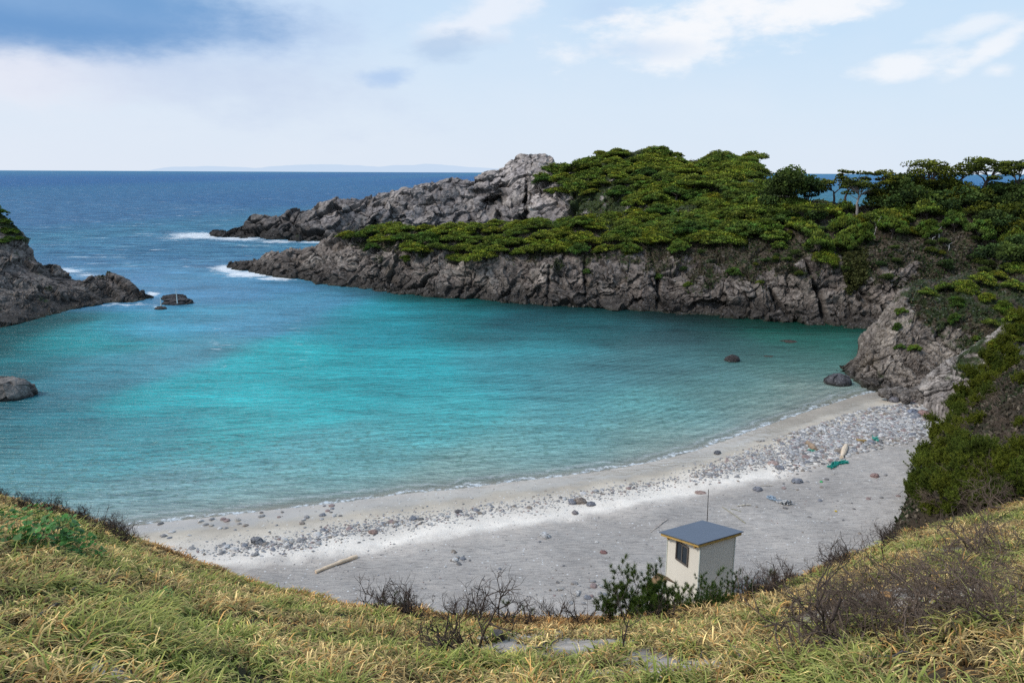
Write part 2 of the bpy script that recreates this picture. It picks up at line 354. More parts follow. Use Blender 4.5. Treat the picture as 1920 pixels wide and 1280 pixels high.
# ------------------------------------------------------------------ near ground (dune slope + right hillside)
xs = np.concatenate([np.arange(-40, -14, .4), np.arange(-14, 14, .09), np.arange(14, 34, .13), np.arange(34, 75, .8)])
ys = np.concatenate([np.arange(-12, 2, .5), np.arange(2, 20, .09), np.arange(20, 52, .14), np.arange(52, 70, .8)])
X, Y = np.meshgrid(xs, ys); P = np.column_stack([X.ravel(), Y.ravel()]); Zg = ground_z(P); V = np.column_stack([P, Zg])
def sandy(P):
    """0 grass .. 1 bare sand, in world space"""
    p = np.column_stack([P[:, 0], P[:, 1], 0*P[:, 0]]); n = fbm(p*.55, 4, 41); n9 = fbm(p*2.6, 3, 49)*.9; s = ss(.22, .40, n)*.5*(P[:, 1] < 17)
    for (px, py, r) in [(1330, 1250, 1.0), (1260, 1262, .8), (1220, 1235, .8), (1010, 1190, .8), (1080, 1212, .85), (950, 1215, .7), (1130, 1262, .5), (200, 1262, .35), (1650, 1110, .8), (1560, 1150, .6), (1720, 1130, .8), (870, 1200, .6)]:
        c = hit_slope(px, py); d = np.hypot((P[:, 0]-c[0]), (P[:, 1]-c[1])*1.1)/(r*.72); s = np.maximum(s, 1-ss(.35, 1.1, d+n*1.5+n9))
    return s
def hit_slope(px, py):
    d = ray(px, py); t = np.linspace(2, 60, 1500); q_ = np.array([0, 0, H])+t[:, None]*d
    z = ground_z(q_); k = np.argmax(q_[:, 2] < z); return q_[k]
pn = np.column_stack([P, 0*Zg]); S = sandy(P)
n1 = fbm(pn*.9, 4, 43); soil = mixc(np.tile([.11, .08, .05], (len(P), 1)), (.055, .06, .025), ss(-.1, .25, n1))
dh = -pdist(P, FOOT[::-1]); soil = mixc(soil, (.055, .045, .032), ss(0, 2, dh)*ss(12, 18, P[:, 1])*.7)
colr = mixc(soil*.7, (.50, .435, .37), S); colr = mixc(colr, (.10, .08, .06), S*ss(-.05, .25, fbm(pn*4.5, 4, 44))*.6)
f = grid_faces(len(ys), len(xs))
tag(obj('hillside', mesh_np('hillside', V, f, colr, smooth=True), M_DUNE), 'sandy grassed slope falling to the beach', kind='structure'); keep(V, f)

# ------------------------------------------------------------------ lofted headlands
def loft(rows, pxr, ncol, subdiv):
    pxs = np.linspace(*pxr, ncol); R = []
    for r in rows:
        if callable(r): R.append(r(R)); continue
        r = np.array([(p[0], p[1], p[2] if p[2] is not None else at_z(p[0], p[1], 0.)[1]) for p in r], float)
        R.append(at_y(pxs, np.interp(pxs, r[:, 0], r[:, 1]), np.interp(pxs, r[:, 0], r[:, 2])))
    R = np.array(R); out = []
    for k in range(len(R)-1):
        p0, p1, p2, p3 = R[max(k-1, 0)], R[k], R[k+1], R[min(k+2, len(R)-1)]
        n = subdiv[k]
        for j in range(n + (k == len(R)-2)):
            t = j/n; m1 = (p2-p0)*.35; m2 = (p3-p1)*.35
            out.append((2*t**3-3*t**2+1)*p1+(t**3-2*t*t+t)*m1+(-2*t**3+3*t*t)*p2+(t**3-t*t)*m2)
    return np.array(out)
def rockify(G, amp=1., block=2.6, seed=0, amp_fn=None, strata=0., fine=1.):
    """displace loft grid into angular fractured rock"""
    Nn = grid_normals(G).reshape(-1, 3); P = G.reshape(-1, 3).copy()
    wv = np.column_stack([fbm(P*.3+9.1*k, 4, seed+50+k) for k in range(3)])*1.6
    th = .5; Rm = np.array([[math.cos(th), 0, math.sin(th)], [0, 1, 0], [-math.sin(th), 0, math.cos(th)]])
    Q = (P+wv) @ Rm.T
    f1, f2, i1, p1 = worley_f(Q/block*np.array([.8, 1, 1.15]), seed+1); e1 = f2-f1
    g1, g2, i2, p2 = worley_f((Q+3)/(block*.42)*np.array([1, 1, 1.3]), seed+2); e2 = g2-g1
    h1, h2, i3, p3 = worley_f((Q+7)/(block*.16), seed+5); e3 = h2-h1
    big = fbm(P/8., 4, seed+3); rd = fbm(P*.7, 5, seed+4, ridged=True)
    cm = ss(-.12, .25, fbm(P*.22, 3, seed+8)); cm2 = ss(-.1, .2, fbm(P*.35, 3, seed+9))
    a = amp*(amp_fn(P) if amp_fn is not None else 1)
    d = big*2.0+p1*block*.42+(i1-.5)*block*.30*cm+p2*block*.22+(i2-.5)*block*.10-(1-ss(0, .10, e1))*.45*cm-(1-ss(0, .09, e2))*.20*cm2+p3*block*.10*(.4+.6*cm2)*fine-(1-ss(0, .12, e3))*.05+(rd-.2)*.30*fine+fbm(P*3.3, 4, seed+7)*.16*fine
    V = P+Nn*(d*a)[:, None]
    cr = 1-(1-ss(.0, .07, e1))*.75*cm-(1-ss(0, .08, e2))*.5*cm2-(1-ss(0, .16, e3))*.32
    rd = rd*.55+p2*.45+p3*.7+fbm(P*1.3, 4, seed+12)*.5
    return V, cr, i1*.4+i2*.28+i3*.32, rd
def rock_color(V, G, cr, idn, rd, base=(.205, .193, .198), light=(.33, .315, .31), seed=0, wetz=1.0):
    c = np.tile(np.array(base), (len(V), 1)); c = mixc(c, light, np.clip(ss(.35, .9, idn)*.6+ss(-.1, .5, fbm(V*.16, 3, seed+61))*.45, 0, 1))
    c = c*(.25+.86*ss(-.5, .6, rd))[:, None]*cr[:, None]*(1+.55*fbm(V*.09, 3, seed+64)+.3*fbm(V*.5, 3, seed+65))[:, None]*np.array([1.20, 1.11, 1.01])  # cavity shade painted in: colour drops where the relief dips
    c = mixc(c, (.115, .085, .055), ss(.15, .45, fbm(V*.28, 4, seed+66))*.55); c = np.maximum(c, .008)
    z = V[:, 2]+fbm(V*.5, 3, seed+62)*1.2
    c = mixc(c, (.040, .034, .029), (1-ss(wetz*.35, wetz*1.3, z))*.88)
    c = mixc(c, (.03, .032, .02), (1-ss(-.05, .35, V[:, 2]))*.9)
    return c
def vegmix(c, V, Nn, mask, seed=0, browns=.5):
    """soil and scrub where mask says"""
    n = fbm(V*.45, 4, seed+71); n2 = fbm(V*1.8, 3, seed+72)
    m = ss(.35, .65, mask+n*1.15+n2*.45)
    veg = mixc(np.tile([.072, .055, .036], (len(V), 1)), (.034, .050, .015), ss(-.25, .15, n2+n*.5-browns+.3))
    veg = veg*(.65+.9*(fbm(V*4., 2, seed+73)+.35))[:, None]
    return mixc(c, np.maximum(veg, .012), m), m
def nz(V, shape):
    Nn = grid_normals(V.reshape(*shape, 3)); return Nn.reshape(-1, 3)

# A: the outer headland with the bare peak and the green hill
A_px = (398, 1640)
A_w = [(398, 441, None), (440, 446, None), (500, 448, None), (560, 451, None), (640, 452, None), (760, 452, None), (880, 452, 172), (1000, 452, 160), (1150, 452, 140), (1300, 452, 126), (1640, 460, 112)]
A_1 = [(398, 440, 191), (440, 438, 188), (500, 436, 182), (560, 436, 179), (640, 436, 179), (760, 436, 178), (880, 437, 174), (1000, 436, 160), (1150, 440, 140), (1180, 440, 122), (1300, 440, 118), (1640, 445, 110)]
A_2 = [(398, 440, 192), (440, 433, 190), (500, 424, 186), (560, 420, 183), (640, 410, 181), (700, 402, 180), (800, 400, 180), (880, 398, 178), (960, 392, 172), (1020, 395, 164), (1080, 395, 156), (1150, 395, 148), (1200, 408, 134), (1260, 402, 132), (1330, 400, 124), (1640, 420, 112)]
A_3 = [(398, 440, 192), (440, 431, 191), (500, 415, 187), (560, 408, 185), (640, 390, 183), (700, 385, 182), (800, 378, 182), (880, 372, 181), (930, 355, 180), (980, 335, 178), (1040, 350, 170), (1080, 345, 164), (1150, 335, 158), (1250, 345, 150), (1330, 352, 140), (1400, 365, 128), (1640, 410, 114)]
A_4 = [(398, 440, 193), (425, 434, 192), (450, 424, 191), (480, 414, 190), (520, 405, 189), (560, 401, 188), (590, 402, 187), (612, 385, 187), (640, 378, 187), (662, 374, 187), (690, 366, 187), (730, 370, 187), (760, 360, 186), (800, 352, 186), (815, 343, 186), (850, 334, 186), (875, 334, 186), (890, 342, 186), (920, 320, 186), (945, 314, 186), (975, 299, 186), (1005, 286, 185), (1025, 287, 184), (1034, 300, 183), (1042, 320, 182), (1052, 324, 180), (1075, 308, 178), (1120, 295, 176), (1160, 287, 174), (1200, 285, 172), (1240, 292, 170), (1280, 304, 168), (1300, 302, 166), (1340, 298, 162), (1390, 300, 156), (1408, 306, 154), (1420, 326, 150), (1450, 348, 140), (1500, 375, 128), (1640, 405, 116)]
def back(dy, dz):
    def f(R):
        r = R[-1].copy(); r[:, 0] *= (r[:, 1]+dy*.8)/r[:, 1]; r[:, 1] += dy; r[:, 2] = np.minimum(r[:, 2]+dz, r[:, 2]*.55 if dz < -6 else 1e9); return r
    return f
def sink(dy, z):
    def f(R):
        r = R[-1].copy(); r[:, 0] *= (r[:, 1]+dy*.8)/r[:, 1]; r[:, 1] += dy; r[:, 2] = z; return r
    return f
def front(R0): pass
def loft_land(name, rows, pxr, ncol, sub, **kw):
    first = rows[0]; r = np.array([(p[0], p[1], p[2] if p[2] is not None else at_z(p[0], p[1], 0.)[1]) for p in first], float)
    pxs = np.linspace(*pxr, ncol); w0 = at_y(pxs, np.interp(pxs, r[:, 0], r[:, 1]), np.interp(pxs, r[:, 0], r[:, 2]))
    w0[:, 0] *= (w0[:, 1]-2)/w0[:, 1]; w0[:, 1] -= 2.; w0[:, 2] = -2.5
    G = loft([(lambda R: w0)]+rows, pxr, ncol, [10]+sub); return G
G = loft_land('headland', [A_w, A_1, A_2, A_3, A_4, back(7, -3), back(14, -8), sink(8, -3)], A_px, 900, [26, 62, 62, 60, 22, 22, 16])
def a_amp(P):
    px = P[:, 0]/P[:, 1]; hillm = ss(.07, .12, px); return .72*(1-hillm*.4)*(1-.45*ss(11, 17, P[:, 2]))
V, cr, idn, rd = rockify(G, 1., 6.5, 100, a_amp, fine=.45)
# the hollow below the peak and the long vertical cleft
for (px, py, Yd, rx, rz, dep) in [(928, 376, 178, 1.8, 1.3, 5.0), (918, 388, 178, 1.3, 1.6, 4.0), (940, 362, 178, 1.5, 1.5, 3.0), (898, 362, 179, 2.6, .9, 2.2), (935, 408, 172, .8, 1.6, 3), (987, 385, 168, .35, 5., 3.), (880, 425, 172, .6, 2.6, 1.5), (700, 425, 178, .8, 2., 1.8)]:
    c0 = at_y(px, py, Yd); wq = fbm(V*.5, 3, 66)*1.2; q_ = np.exp(-(((V[:, 0]-c0[0]+wq)/rx)**2+((V[:, 2]-c0[2])/rz)**2)**1.5)*(np.abs(V[:, 1]-Yd) < 14)
    V[:, 1] += q_*dep; cr = cr*(1-.55*q_)  # pushed in, and shade of the recess painted into the rock colour
Nn = nz(V, G.shape[:2]); c = rock_color(V, G, cr, idn, rd, (.19, .178, .184), (.34, .315, .30), 100, 3.2)
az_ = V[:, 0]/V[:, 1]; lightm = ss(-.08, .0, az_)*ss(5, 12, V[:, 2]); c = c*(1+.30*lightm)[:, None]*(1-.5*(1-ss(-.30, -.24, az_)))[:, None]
hillm = ss(.055, .10, az_+fbm(V*.1, 3, 5)*.05)*ss(2.5, 6, V[:, 2])
c, mk = vegmix(c, V, Nn, hillm*.92-.12, 100, -.15)
f = grid_faces(*G.shape[:2])
SCRUB.append((V, mk, 'hill', 26000, .24, 'low green and brown scrub on the outer hill'))
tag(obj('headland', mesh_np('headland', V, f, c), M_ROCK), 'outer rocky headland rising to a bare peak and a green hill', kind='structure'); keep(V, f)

# B: the long cliff across the cove
B_px = (426, 2300)
B_w = [(426, 502, None), (470, 510, None), (510, 518, None), (560, 524, None), (640, 538, None), (700, 547, None), (800, 555, None), (900, 562, None), (1000, 570, None), (1100, 577, None), (1200, 584, None), (1300, 591, None), (1400, 598, None), (1500, 607, None), (1600, 614, None), (1660, 619, None), (1750, 628, None), (1900, 640, None), (2300, 670, None)]
def Bw(px): a = np.array([(p[0], at_z(p[0], p[1], 0.)[1]) for p in B_w]); return float(np.interp(px, a[:, 0], a[:, 1]))
def rb(pts): return [(px, py, Bw(px)+dy) for px, py, dy in pts]
B_1 = rb([(426, 501, .5), (470, 503, .8), (510, 508, 1), (560, 512, 1.2), (640, 522, 1.5), (800, 535, 1.5), (1000, 550, 1.5), (1200, 562, 1.5), (1400, 578, 1.5), (1500, 588, 1.5), (1660, 598, 1.5), (2300, 640, 2)])
B_2 = rb([(426, 500, 1), (470, 495, 2), (510, 492, 3), (560, 494, 3.5), (640, 498, 4), (700, 495, 4), (800, 498, 4), (1000, 500, 3.5), (1200, 510, 3), (1350, 535, 3), (1450, 530, 3), (1540, 480, 4), (1600, 500, 4), (1660, 525, 3.5), (1800, 540, 5), (2300, 560, 6)])
B_3 = rb([(426, 499, 1.5), (470, 490, 3.5), (510, 483, 5), (560, 479, 6), (640, 472, 7), (700, 465, 7.5), (800, 465, 7.5), (1000, 470, 8), (1200, 475, 8), (1350, 470, 9), (1450, 465, 9), (1540, 450, 8), (1600, 460, 8), (1660, 470, 7), (1800, 475, 9), (1920, 460, 10), (2300, 450, 12)])
B_4 = rb([(426, 499, 2), (455, 492, 4), (490, 484, 6), (520, 479, 8), (560, 474, 9), (600, 466, 11), (625, 452, 12), (650, 441, 13), (700, 436, 14), (760, 430, 14), (900, 426, 14), (1000, 424, 14), (1090, 420, 14), (1150, 436, 14), (1200, 446, 15), (1250, 442, 16), (1300, 425, 18), (1350, 405, 20), (1400, 392, 21), (1450, 385, 21), (1500, 384, 21), (1550, 388, 21), (1600, 392, 20), (1660, 386, 20), (1720, 374, 20), (1800, 366, 20), (1920, 360, 20), (2300, 340, 24)])
G = loft_land('cliff', [B_w, B_1, B_2, B_3, B_4, back(9, -2), back(12, -7), sink(5, -3)], B_px, 1500, [22, 56, 50, 60, 18, 22, 16])
V, cr, idn, rd = rockify(G, .60, 3.3, 200, fine=.8, amp_fn=lambda P: 1.15-.55*ss(5, 8, P[:, 2]))
# long fractures in the massive rock of the right half
for pts, dep in [([(1520, 470), (1530, 540), (1540, 612)], 1.2), ([(1440, 540), (1470, 590), (1490, 605)], .8), ([(1595, 530), (1640, 570), (1668, 610)], .7), ([(1240, 480), (1236, 530), (1230, 575)], .7), ([(1100, 480), (1098, 550)], .8), ([(1680, 540), (1690, 600)], .8), ([(1030, 500), (1026, 560)], .6)]:
    for i in range(len(pts)-1):
        a0, b0 = np.array(pts[i], float), np.array(pts[i+1], float); Yd = Bw(pts[i][0])+3
        A0 = at_y(*a0, Yd); B0 = at_y(*b0, Bw(b0[0])+2); ab = (B0-A0)[[0, 2]]
        t = np.clip(((V[:, [0, 2]]-A0[[0, 2]]) @ ab)/(ab @ ab), 0, 1); dd = np.linalg.norm(V[:, [0, 2]]-A0[[0, 2]]-t[:, None]*ab, axis=1)+.1*perlin(V*.8, 9)
        q_ = np.exp(-(dd/.22)**2)*(np.abs(V[:, 1]-Yd) < 7); V[:, 1] += q_*dep; cr = cr*(1-.7*q_)
Nn = nz(V, G.shape[:2]); c = rock_color(V, G, cr, idn, rd, (.138, .120, .112), (.29, .265, .245), 200, 2.0)
z = V[:, 2]; x = V[:, 0]
top = np.interp(x/V[:, 1], [-.4, -.25, -.2, 0, .15, .22, .3, .36, .41, .46, .52], [9, 7, 5.0, 5.2, 5., 4.4, 3.4, 4.0, 6.5, 5.0, 4.5])
c, mk = vegmix(c, V, Nn, .42+(z-top)*.22-(x/V[:, 1] < -.24)*.5, 200, .55)
f = grid_faces(*G.shape[:2])
SCRUB.append((V, mk, 'cliff', 60000, .17, 'brown dry scrub on the slope above the cliff'))
tag(obj('cliff', mesh_np('cliff', V, f, c), M_ROCK), 'long grey rock cliff closing the far side of the cove', kind='structure'); keep(V, f)

# C: rock spur at the right end of the beach
C_px = (1578, 2300)
C_w = [(1578, 692, 59.5), (1600, 707, 57), (1625, 724, 54.6), (1650, 736, 53.4), (1700, 742, 52.8), (1745, 750, 52), (1850, 760, 51), (2300, 770, 50)]
C_1 = [(1578, 691, 59.8), (1600, 692, 58.2), (1625, 700, 56), (1650, 706, 55), (1700, 700, 54.6), (1745, 700, 54), (1850, 700, 53), (2300, 700, 52)]
C_2 = [(1578, 690, 60), (1600, 682, 59.2), (1625, 665, 57.6), (1650, 655, 57), (1680, 640, 56.6), (1745, 640, 56.5), (1850, 640, 55.5), (2300, 640, 54)]
C_3 = [(1578, 689, 60), (1600, 676, 60), (1625, 655, 59), (1650, 628, 59), (1680, 590, 59), (1745, 585, 58.5), (1850, 580, 58), (2300, 560, 57)]
C_4 = [(1578, 688, 60.4), (1600, 671, 60.8), (1625, 650, 60.6), (1645, 630, 60.6), (1660, 600, 60.6), (1685, 568, 60.6), (1700, 553, 60.6), (1720, 549, 60.8), (1760, 550, 61), (1860, 530, 62), (1920, 515, 62), (2300, 480, 62)]
def c_back(R):
    r = R[-1].copy(); r[:, 0] *= (r[:, 1]+5.6)/r[:, 1]; r[:, 1] += 5; r[:, 2] = np.where(r[:, 0] > 32, r[:, 2]+.3, r[:, 2]-1.6); return r
G = loft_land('crag', [C_w, C_1, C_2, C_3, C_4, c_back, sink(9, -2)], C_px, 620, [36, 50, 56, 44, 26, 24])
V, cr, idn, rd = rockify(G, .46, 1.5, 300); V += grid_normals(G).reshape(-1, 3)*(fbm(V*2.6, 4, 333, ridged=True)*.14+fbm(V*1.2, 3, 334)*.12)[:, None]
Nn = nz(V, G.shape[:2]); c = rock_color(V, G, cr, idn, rd, (.128, .112, .102), (.30, .275, .25), 300, .7)
edge = 1-ss(.0, .03, np.abs(V[:, 0]/V[:, 1]-.47)); az_ = V[:, 0]/V[:, 1]
c, mk = vegmix(c, V, Nn, .0+ss(2.8, 5.5, V[:, 2])*ss(.515, .57, az_)*1.15+ss(.58, .66, az_)*.7, 300, .3)
f = grid_faces(*G.shape[:2])
SCRUB.append((V, mk, 'crag', 9000, .12, 'dry scrub on the right side of the spur'))
tag(obj('crag', mesh_np('crag', V, f, c), M_ROCKN), 'grey rock spur standing at the right end of the beach', kind='structure'); keep(V, f)

# C2: lower outcrop beside the spur
O_w = [(1732, 752, 46.5), (1760, 760, 45.5), (1820, 765, 45), (2000, 770, 44)]
O_1 = [(1732, 742, 46.8), (1760, 730, 46.5), (1820, 715, 46), (2000, 700, 45)]
O_2 = [(1732, 738, 47), (1750, 712, 47.6), (1780, 690, 47.6), (1820, 672, 47.6), (1880, 640, 47.6), (2000, 600, 47)]
O_3 = [(1732, 735, 47.4), (1748, 702, 48.4), (1775, 682, 48.6), (1800, 664, 48.8), (1850, 636, 49), (1885, 610, 49), (1920, 592, 49), (2000, 560, 49)]
G = loft_land('outcrop', [O_w, O_1, O_2, O_3, sink(5, .5)], (1732, 2000), 300, [40, 50, 34, 20])
V, cr, idn, rd = rockify(G, .30, 1.4, 400)
Nn = nz(V, G.shape[:2]); c = rock_color(V, G, cr, idn, rd, (.22, .205, .20), (.38, .36, .345), 400, .1)
c, mk = vegmix(c, V, Nn, ss(.57, .66, V[:, 0]/V[:, 1])*.6-.1, 400, .3)
f = grid_faces(*G.shape[:2])
tag(obj('outcrop', mesh_np('outcrop', V, f, c), M_ROCKN), 'low pale rock outcrop between the spur and the right hillside', kind='structure'); keep(V, f)

# D: left headland
D_px = (-420, 285)
D_w = [(285, 562, None), (250, 566, None), (200, 568, None), (150, 578, None), (100, 591, None), (50, 602, None), (0, 613, None), (-420, 690, None)][::-1]
def Dw(px): a = np.array([(p[0], at_z(p[0], p[1], 0.)[1]) for p in D_w]); return float(np.interp(px, a[:, 0], a[:, 1]))
def rd_(pts): return [(px, py, Dw(px)+dy) for px, py, dy in pts][::-1]
D_1 = rd_([(285, 561, .4), (250, 556, 1), (200, 558, 1.3), (150, 564, 1.8), (100, 568, 2.5), (50, 572, 3), (0, 575, 4), (-420, 600, 4)])
D_2 = rd_([(285, 560, .8), (250, 545, 2), (200, 542, 3), (150, 542, 4), (100, 535, 6), (50, 530, 7.5), (0, 520, 9), (-420, 480, 10)])
D_3 = rd_([(285, 560, 1), (250, 538, 2.5), (200, 528, 4), (150, 530, 5.5), (100, 518, 8), (50, 490, 11), (0, 455, 14), (-420, 350, 18)])
D_4 = rd_([(285, 559, 1.2), (262, 545, 2.5), (250, 534, 3), (228, 522, 4), (205, 518, 5), (185, 521, 5.5), (160, 525, 6), (140, 520, 7), (120, 512, 9), (95, 498, 11), (70, 488, 12), (57, 466, 14), (50, 447, 15), (38, 432, 16), (22, 412, 17), (5, 395, 18), (-60, 350, 20), (-420, 240, 24)])
G = loft_land('headland', [D_w, D_1, D_2, D_3, D_4, back(4, -3), back(6, -8), sink(5, -3)], D_px, 640, [24, 50, 56, 50, 18, 18, 14])
G[:, :, 2] -= ss(4, 12, G[:, :, 2])*.7; V, cr, idn, rd = rockify(G, .45, 2.2, 500)
# tilted bedding
V += grid_normals(G).reshape(-1, 3)*(.14*np.sin((V[:, 2]*1.0+V[:, 0]*.45)*5.2+3*fbm(V*.3, 2, 9)))[:, None]
Nn = nz(V, G.shape[:2]); c = rock_color(V, G, cr, idn, rd, (.130, .114, .108), (.25, .23, .215), 500, 2.0)
c, mk = vegmix(c, V, Nn, ss(6.0, 9.5, V[:, 2]-(-V[:, 0]-50)*.02)*.9-.05, 500, .1)
f = grid_faces(*G.shape[:2])
SCRUB.append((V, mk, 'left', 5000, .2, 'green scrub on the top of the left headland'))
tag(obj('headland', mesh_np('headland_left', V, f, c), M_ROCK), 'dark rocky point on the left side of the cove mouth', kind='structure'); keep(V, f)

# distant island on the horizon
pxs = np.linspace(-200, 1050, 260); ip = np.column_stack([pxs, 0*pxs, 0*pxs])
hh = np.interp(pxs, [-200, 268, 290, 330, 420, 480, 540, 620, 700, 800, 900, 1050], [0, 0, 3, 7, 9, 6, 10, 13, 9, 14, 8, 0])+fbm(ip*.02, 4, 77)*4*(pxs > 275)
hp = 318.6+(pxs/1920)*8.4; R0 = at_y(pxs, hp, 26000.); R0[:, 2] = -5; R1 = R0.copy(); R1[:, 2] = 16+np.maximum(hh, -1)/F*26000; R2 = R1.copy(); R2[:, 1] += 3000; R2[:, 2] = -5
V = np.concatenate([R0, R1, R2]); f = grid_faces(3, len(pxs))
m, nt, b = new_mat('distant_haze'); e = N(nt, 'ShaderNodeEmission'); e.inputs[0].default_value = (*lin(202, 220, 242), 1); nt.links.new(e.outputs[0], nt.nodes['Material Output'].inputs[0])  # aerial haze painted on as an even glow of the island surface
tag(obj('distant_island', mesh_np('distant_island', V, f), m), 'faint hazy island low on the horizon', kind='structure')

# ------------------------------------------------------------------ water
tx = np.concatenate([-np.geomspace(40, .82, 30), np.linspace(-.8, .8, 560), np.geomspace(.82, 40, 30)])
yy = np.concatenate([np.linspace(22, 60, 300), np.geomspace(60.2, 230, 260), np.geomspace(235, 60000, 90)])
T_, Y_ = np.meshgrid(tx, yy); X_ = T_*np.minimum(Y_, 60000); P = np.column_stack([X_.ravel(), Y_.ravel()])
samp = [(0, 340, 40, 96, 158), (900, 340, 38, 94, 158), (1650, 340, 50, 110, 170), (100, 400, 62, 112, 164), (600, 370, 52, 104, 160), (300, 470, 66, 122, 168), (500, 470, 72, 128, 172), (150, 520, 74, 136, 178), (420, 540, 70, 138, 176),
        (560, 580, 70, 146, 176), (340, 600, 60, 150, 178), (700, 600, 30, 152, 164), (850, 590, 24, 118, 124), (1000, 600, 18, 84, 92), (1100, 610, 26, 96, 100), (1000, 650, 48, 142, 150), (1250, 630, 34, 80, 84), (1350, 625, 22, 66, 64), (1500, 630, 14, 92, 78), (1640, 640, 14, 110, 96), (1580, 645, 12, 116, 104),
        (1450, 670, 42, 106, 102), (1550, 685, 44, 118, 108), (1250, 680, 58, 118, 122), (100, 660, 8, 142, 148), (200, 635, 20, 156, 160), (20, 650, 6, 78, 82), (30, 690, 26, 96, 106), (180, 700, 52, 140, 154), (300, 680, 66, 144, 162), (330, 740, 14, 170, 176), (500, 690, 24, 176, 182), (600, 740, 24, 176, 182), (450, 800, 34, 170, 174), (750, 700, 36, 166, 174), (850, 770, 48, 172, 178), (950, 700, 56, 152, 162),
        (1100, 700, 66, 140, 148), (1100, 780, 70, 164, 172), (1250, 780, 74, 160, 162), (1350, 720, 68, 132, 132), (1450, 740, 84, 140, 132), (1000, 850, 86, 176, 180), (700, 860, 68, 170, 176), (500, 880, 70, 168, 176), (250, 830, 34, 148, 158), (80, 800, 12, 116, 128), (40, 760, 16, 86, 98), (80, 870, 46, 140, 152), (300, 930, 82, 154, 164), (500, 930, 92, 168, 172), (900, 890, 110, 172, 168), (1250, 840, 104, 160, 154), (1530, 740, 120, 140, 126), (640, 470, 60, 118, 160), (130, 740, 50, 132, 148)]
SP = np.array([at_z(s[0], s[1], 0.)[:2] for s in samp]); SC = np.array([lin(*s[2:]) for s in samp])
warp = np.column_stack([P, 0*P[:, 0]]); wn = np.column_stack([fbm(warp*.06, 4, 81), fbm(warp*.06, 4, 82)])*np.minimum(P[:, 1:2], 200)*.10
Pw = P+wn
LS = np.log(SP[:, 1]); num = 0; den = 0
for k in range(len(SP)):       # scale-free distance: ground distance relative to range
    d = ((Pw[:, 0]-SP[k, 0])**2/(.16*np.minimum(P[:, 1], 400)*np.minimum(SP[k, 1], 400)/3)+((np.log(np.maximum(Pw[:, 1], 5))-LS[k])*2.6)**2)
    wt = np.exp(-d*15)+1e-5/(1+d*d); num = num+wt[:, None]*SC[k]; den = den+wt
WC = num/den[:, None]
D1 = pdist(P, SHORE); near = P[:, 1] < 70
BL = np.array([at_z(q_[0], q_[1], 0.) for q_ in B_w]); bd = np.abs(pdist(P, BL)); bk = (1-ss(.5, 9, bd+2*fbm(np.column_stack([P*.2, 0*P[:, 0]]), 3, 85)))*ss(-.36, -.1, P[:, 0]/P[:, 1])*.78; WC = WC*(1-bk[:, None]*np.array([1, .86, .92]))  # dark reflection of the cliff painted into the water along its foot
# darker weed patches and long drift streaks
p3 = np.column_stack([P*.12, 0*P[:, 0]]); pat = fbm(p3*np.array([.7, 1.6, 1]), 4, 83)
fo_ = ss(90, 160, P[:, 1])[:, None]; WC = WC*(np.array([1.22, .98, .92])*(1-fo_)+np.array([1.2, 1.12, .88])*fo_)
WC = WC*(1+.55*np.clip(pat, -.5, .5)*ss(0, 12, -D1)*(P[:, 1] < 130))[:, None]
WC = mixc(WC, (.36, .44, .38), np.where(P[:, 1] < 75, np.exp(np.minimum(D1, 0)/7.)*.62, 0)); WC = mixc(WC, (.42, .405, .35), np.where(P[:, 1] < 75, np.exp(np.minimum(D1, 0)/1.6)*.75, 0))
alpha = 1-np.exp(np.minimum(D1, 0)*1.3); alpha = np.where(D1 > 0, 0, np.clip(alpha, 0, 1))
alpha = np.where(P[:, 1] > 70, 1, alpha)
foam = 0*alpha
for px, py, rx, ry, s_ in [(375, 441, 55, 6, 1.25), (440, 447, 60, 4, 1), (520, 452, 50, 3, .7), (330, 446, 40, 4, .6), (430, 504, 30, 7, 1.3), (470, 514, 50, 6, 1.2), (520, 522, 40, 4, .9), (125, 507, 35, 6, .7), (160, 515, 25, 5, .6), (285, 551, 14, 4, 1), (240, 571, 50, 4, .55), (480, 460, 80, 3, .3), (350, 500, 30, 2, .3), (590, 453, 40, 2, .8),
                           (410, 640, 25, 45, .22), (560, 640, 30, 60, .16), (350, 566, 14, 3, .5), (300, 577, 12, 3, .5)]:
    c0 = at_z(px, py, 0.); q_ = at_z([px-rx, px+rx, px, px], [py, py, py-ry, py+ry], 0.); ax = (q_[1, 0]-q_[0, 0])/2; ay = (q_[2, 1]-q_[3, 1])/2
    foam = np.maximum(foam, s_*np.exp(-((P[:, 0]-c0[0]-(P[:, 1]-c0[1])*c0[0]/c0[1])/ax)**2-((P[:, 1]-c0[1])/ay)**2))
V = np.column_stack([P, 0*P[:, 0]])
sw = fbm(np.column_stack([P[:, 0]*.03, P[:, 1]*.08, 0*P[:, 0]]), 3, 90)
V[:, 2] += sw*.5*ss(110, 200, P[:, 1])*(1-ss(800, 2000, P[:, 1]))+fbm(np.column_stack([P[:, 0]*.25, P[:, 1]*.6, 0*P[:, 0]]), 3, 91)*.05*ss(.5, 6, -D1)*(P[:, 1] < 150)
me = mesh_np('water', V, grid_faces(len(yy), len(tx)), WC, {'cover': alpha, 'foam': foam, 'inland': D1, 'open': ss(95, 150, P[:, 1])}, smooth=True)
m, nt, b = new_mat('sea_water'); L = nt.links.new
g = N(nt, 'ShaderNodeNewGeometry').outputs['Position']
A = lambda n, o='Fac': N(nt, 'ShaderNodeAttribute', attribute_name=n).outputs[o]
colA = A('Col', 'Color'); cov = A('cover'); fo = A('foam'); inl = A('inland'); opn = A('open')
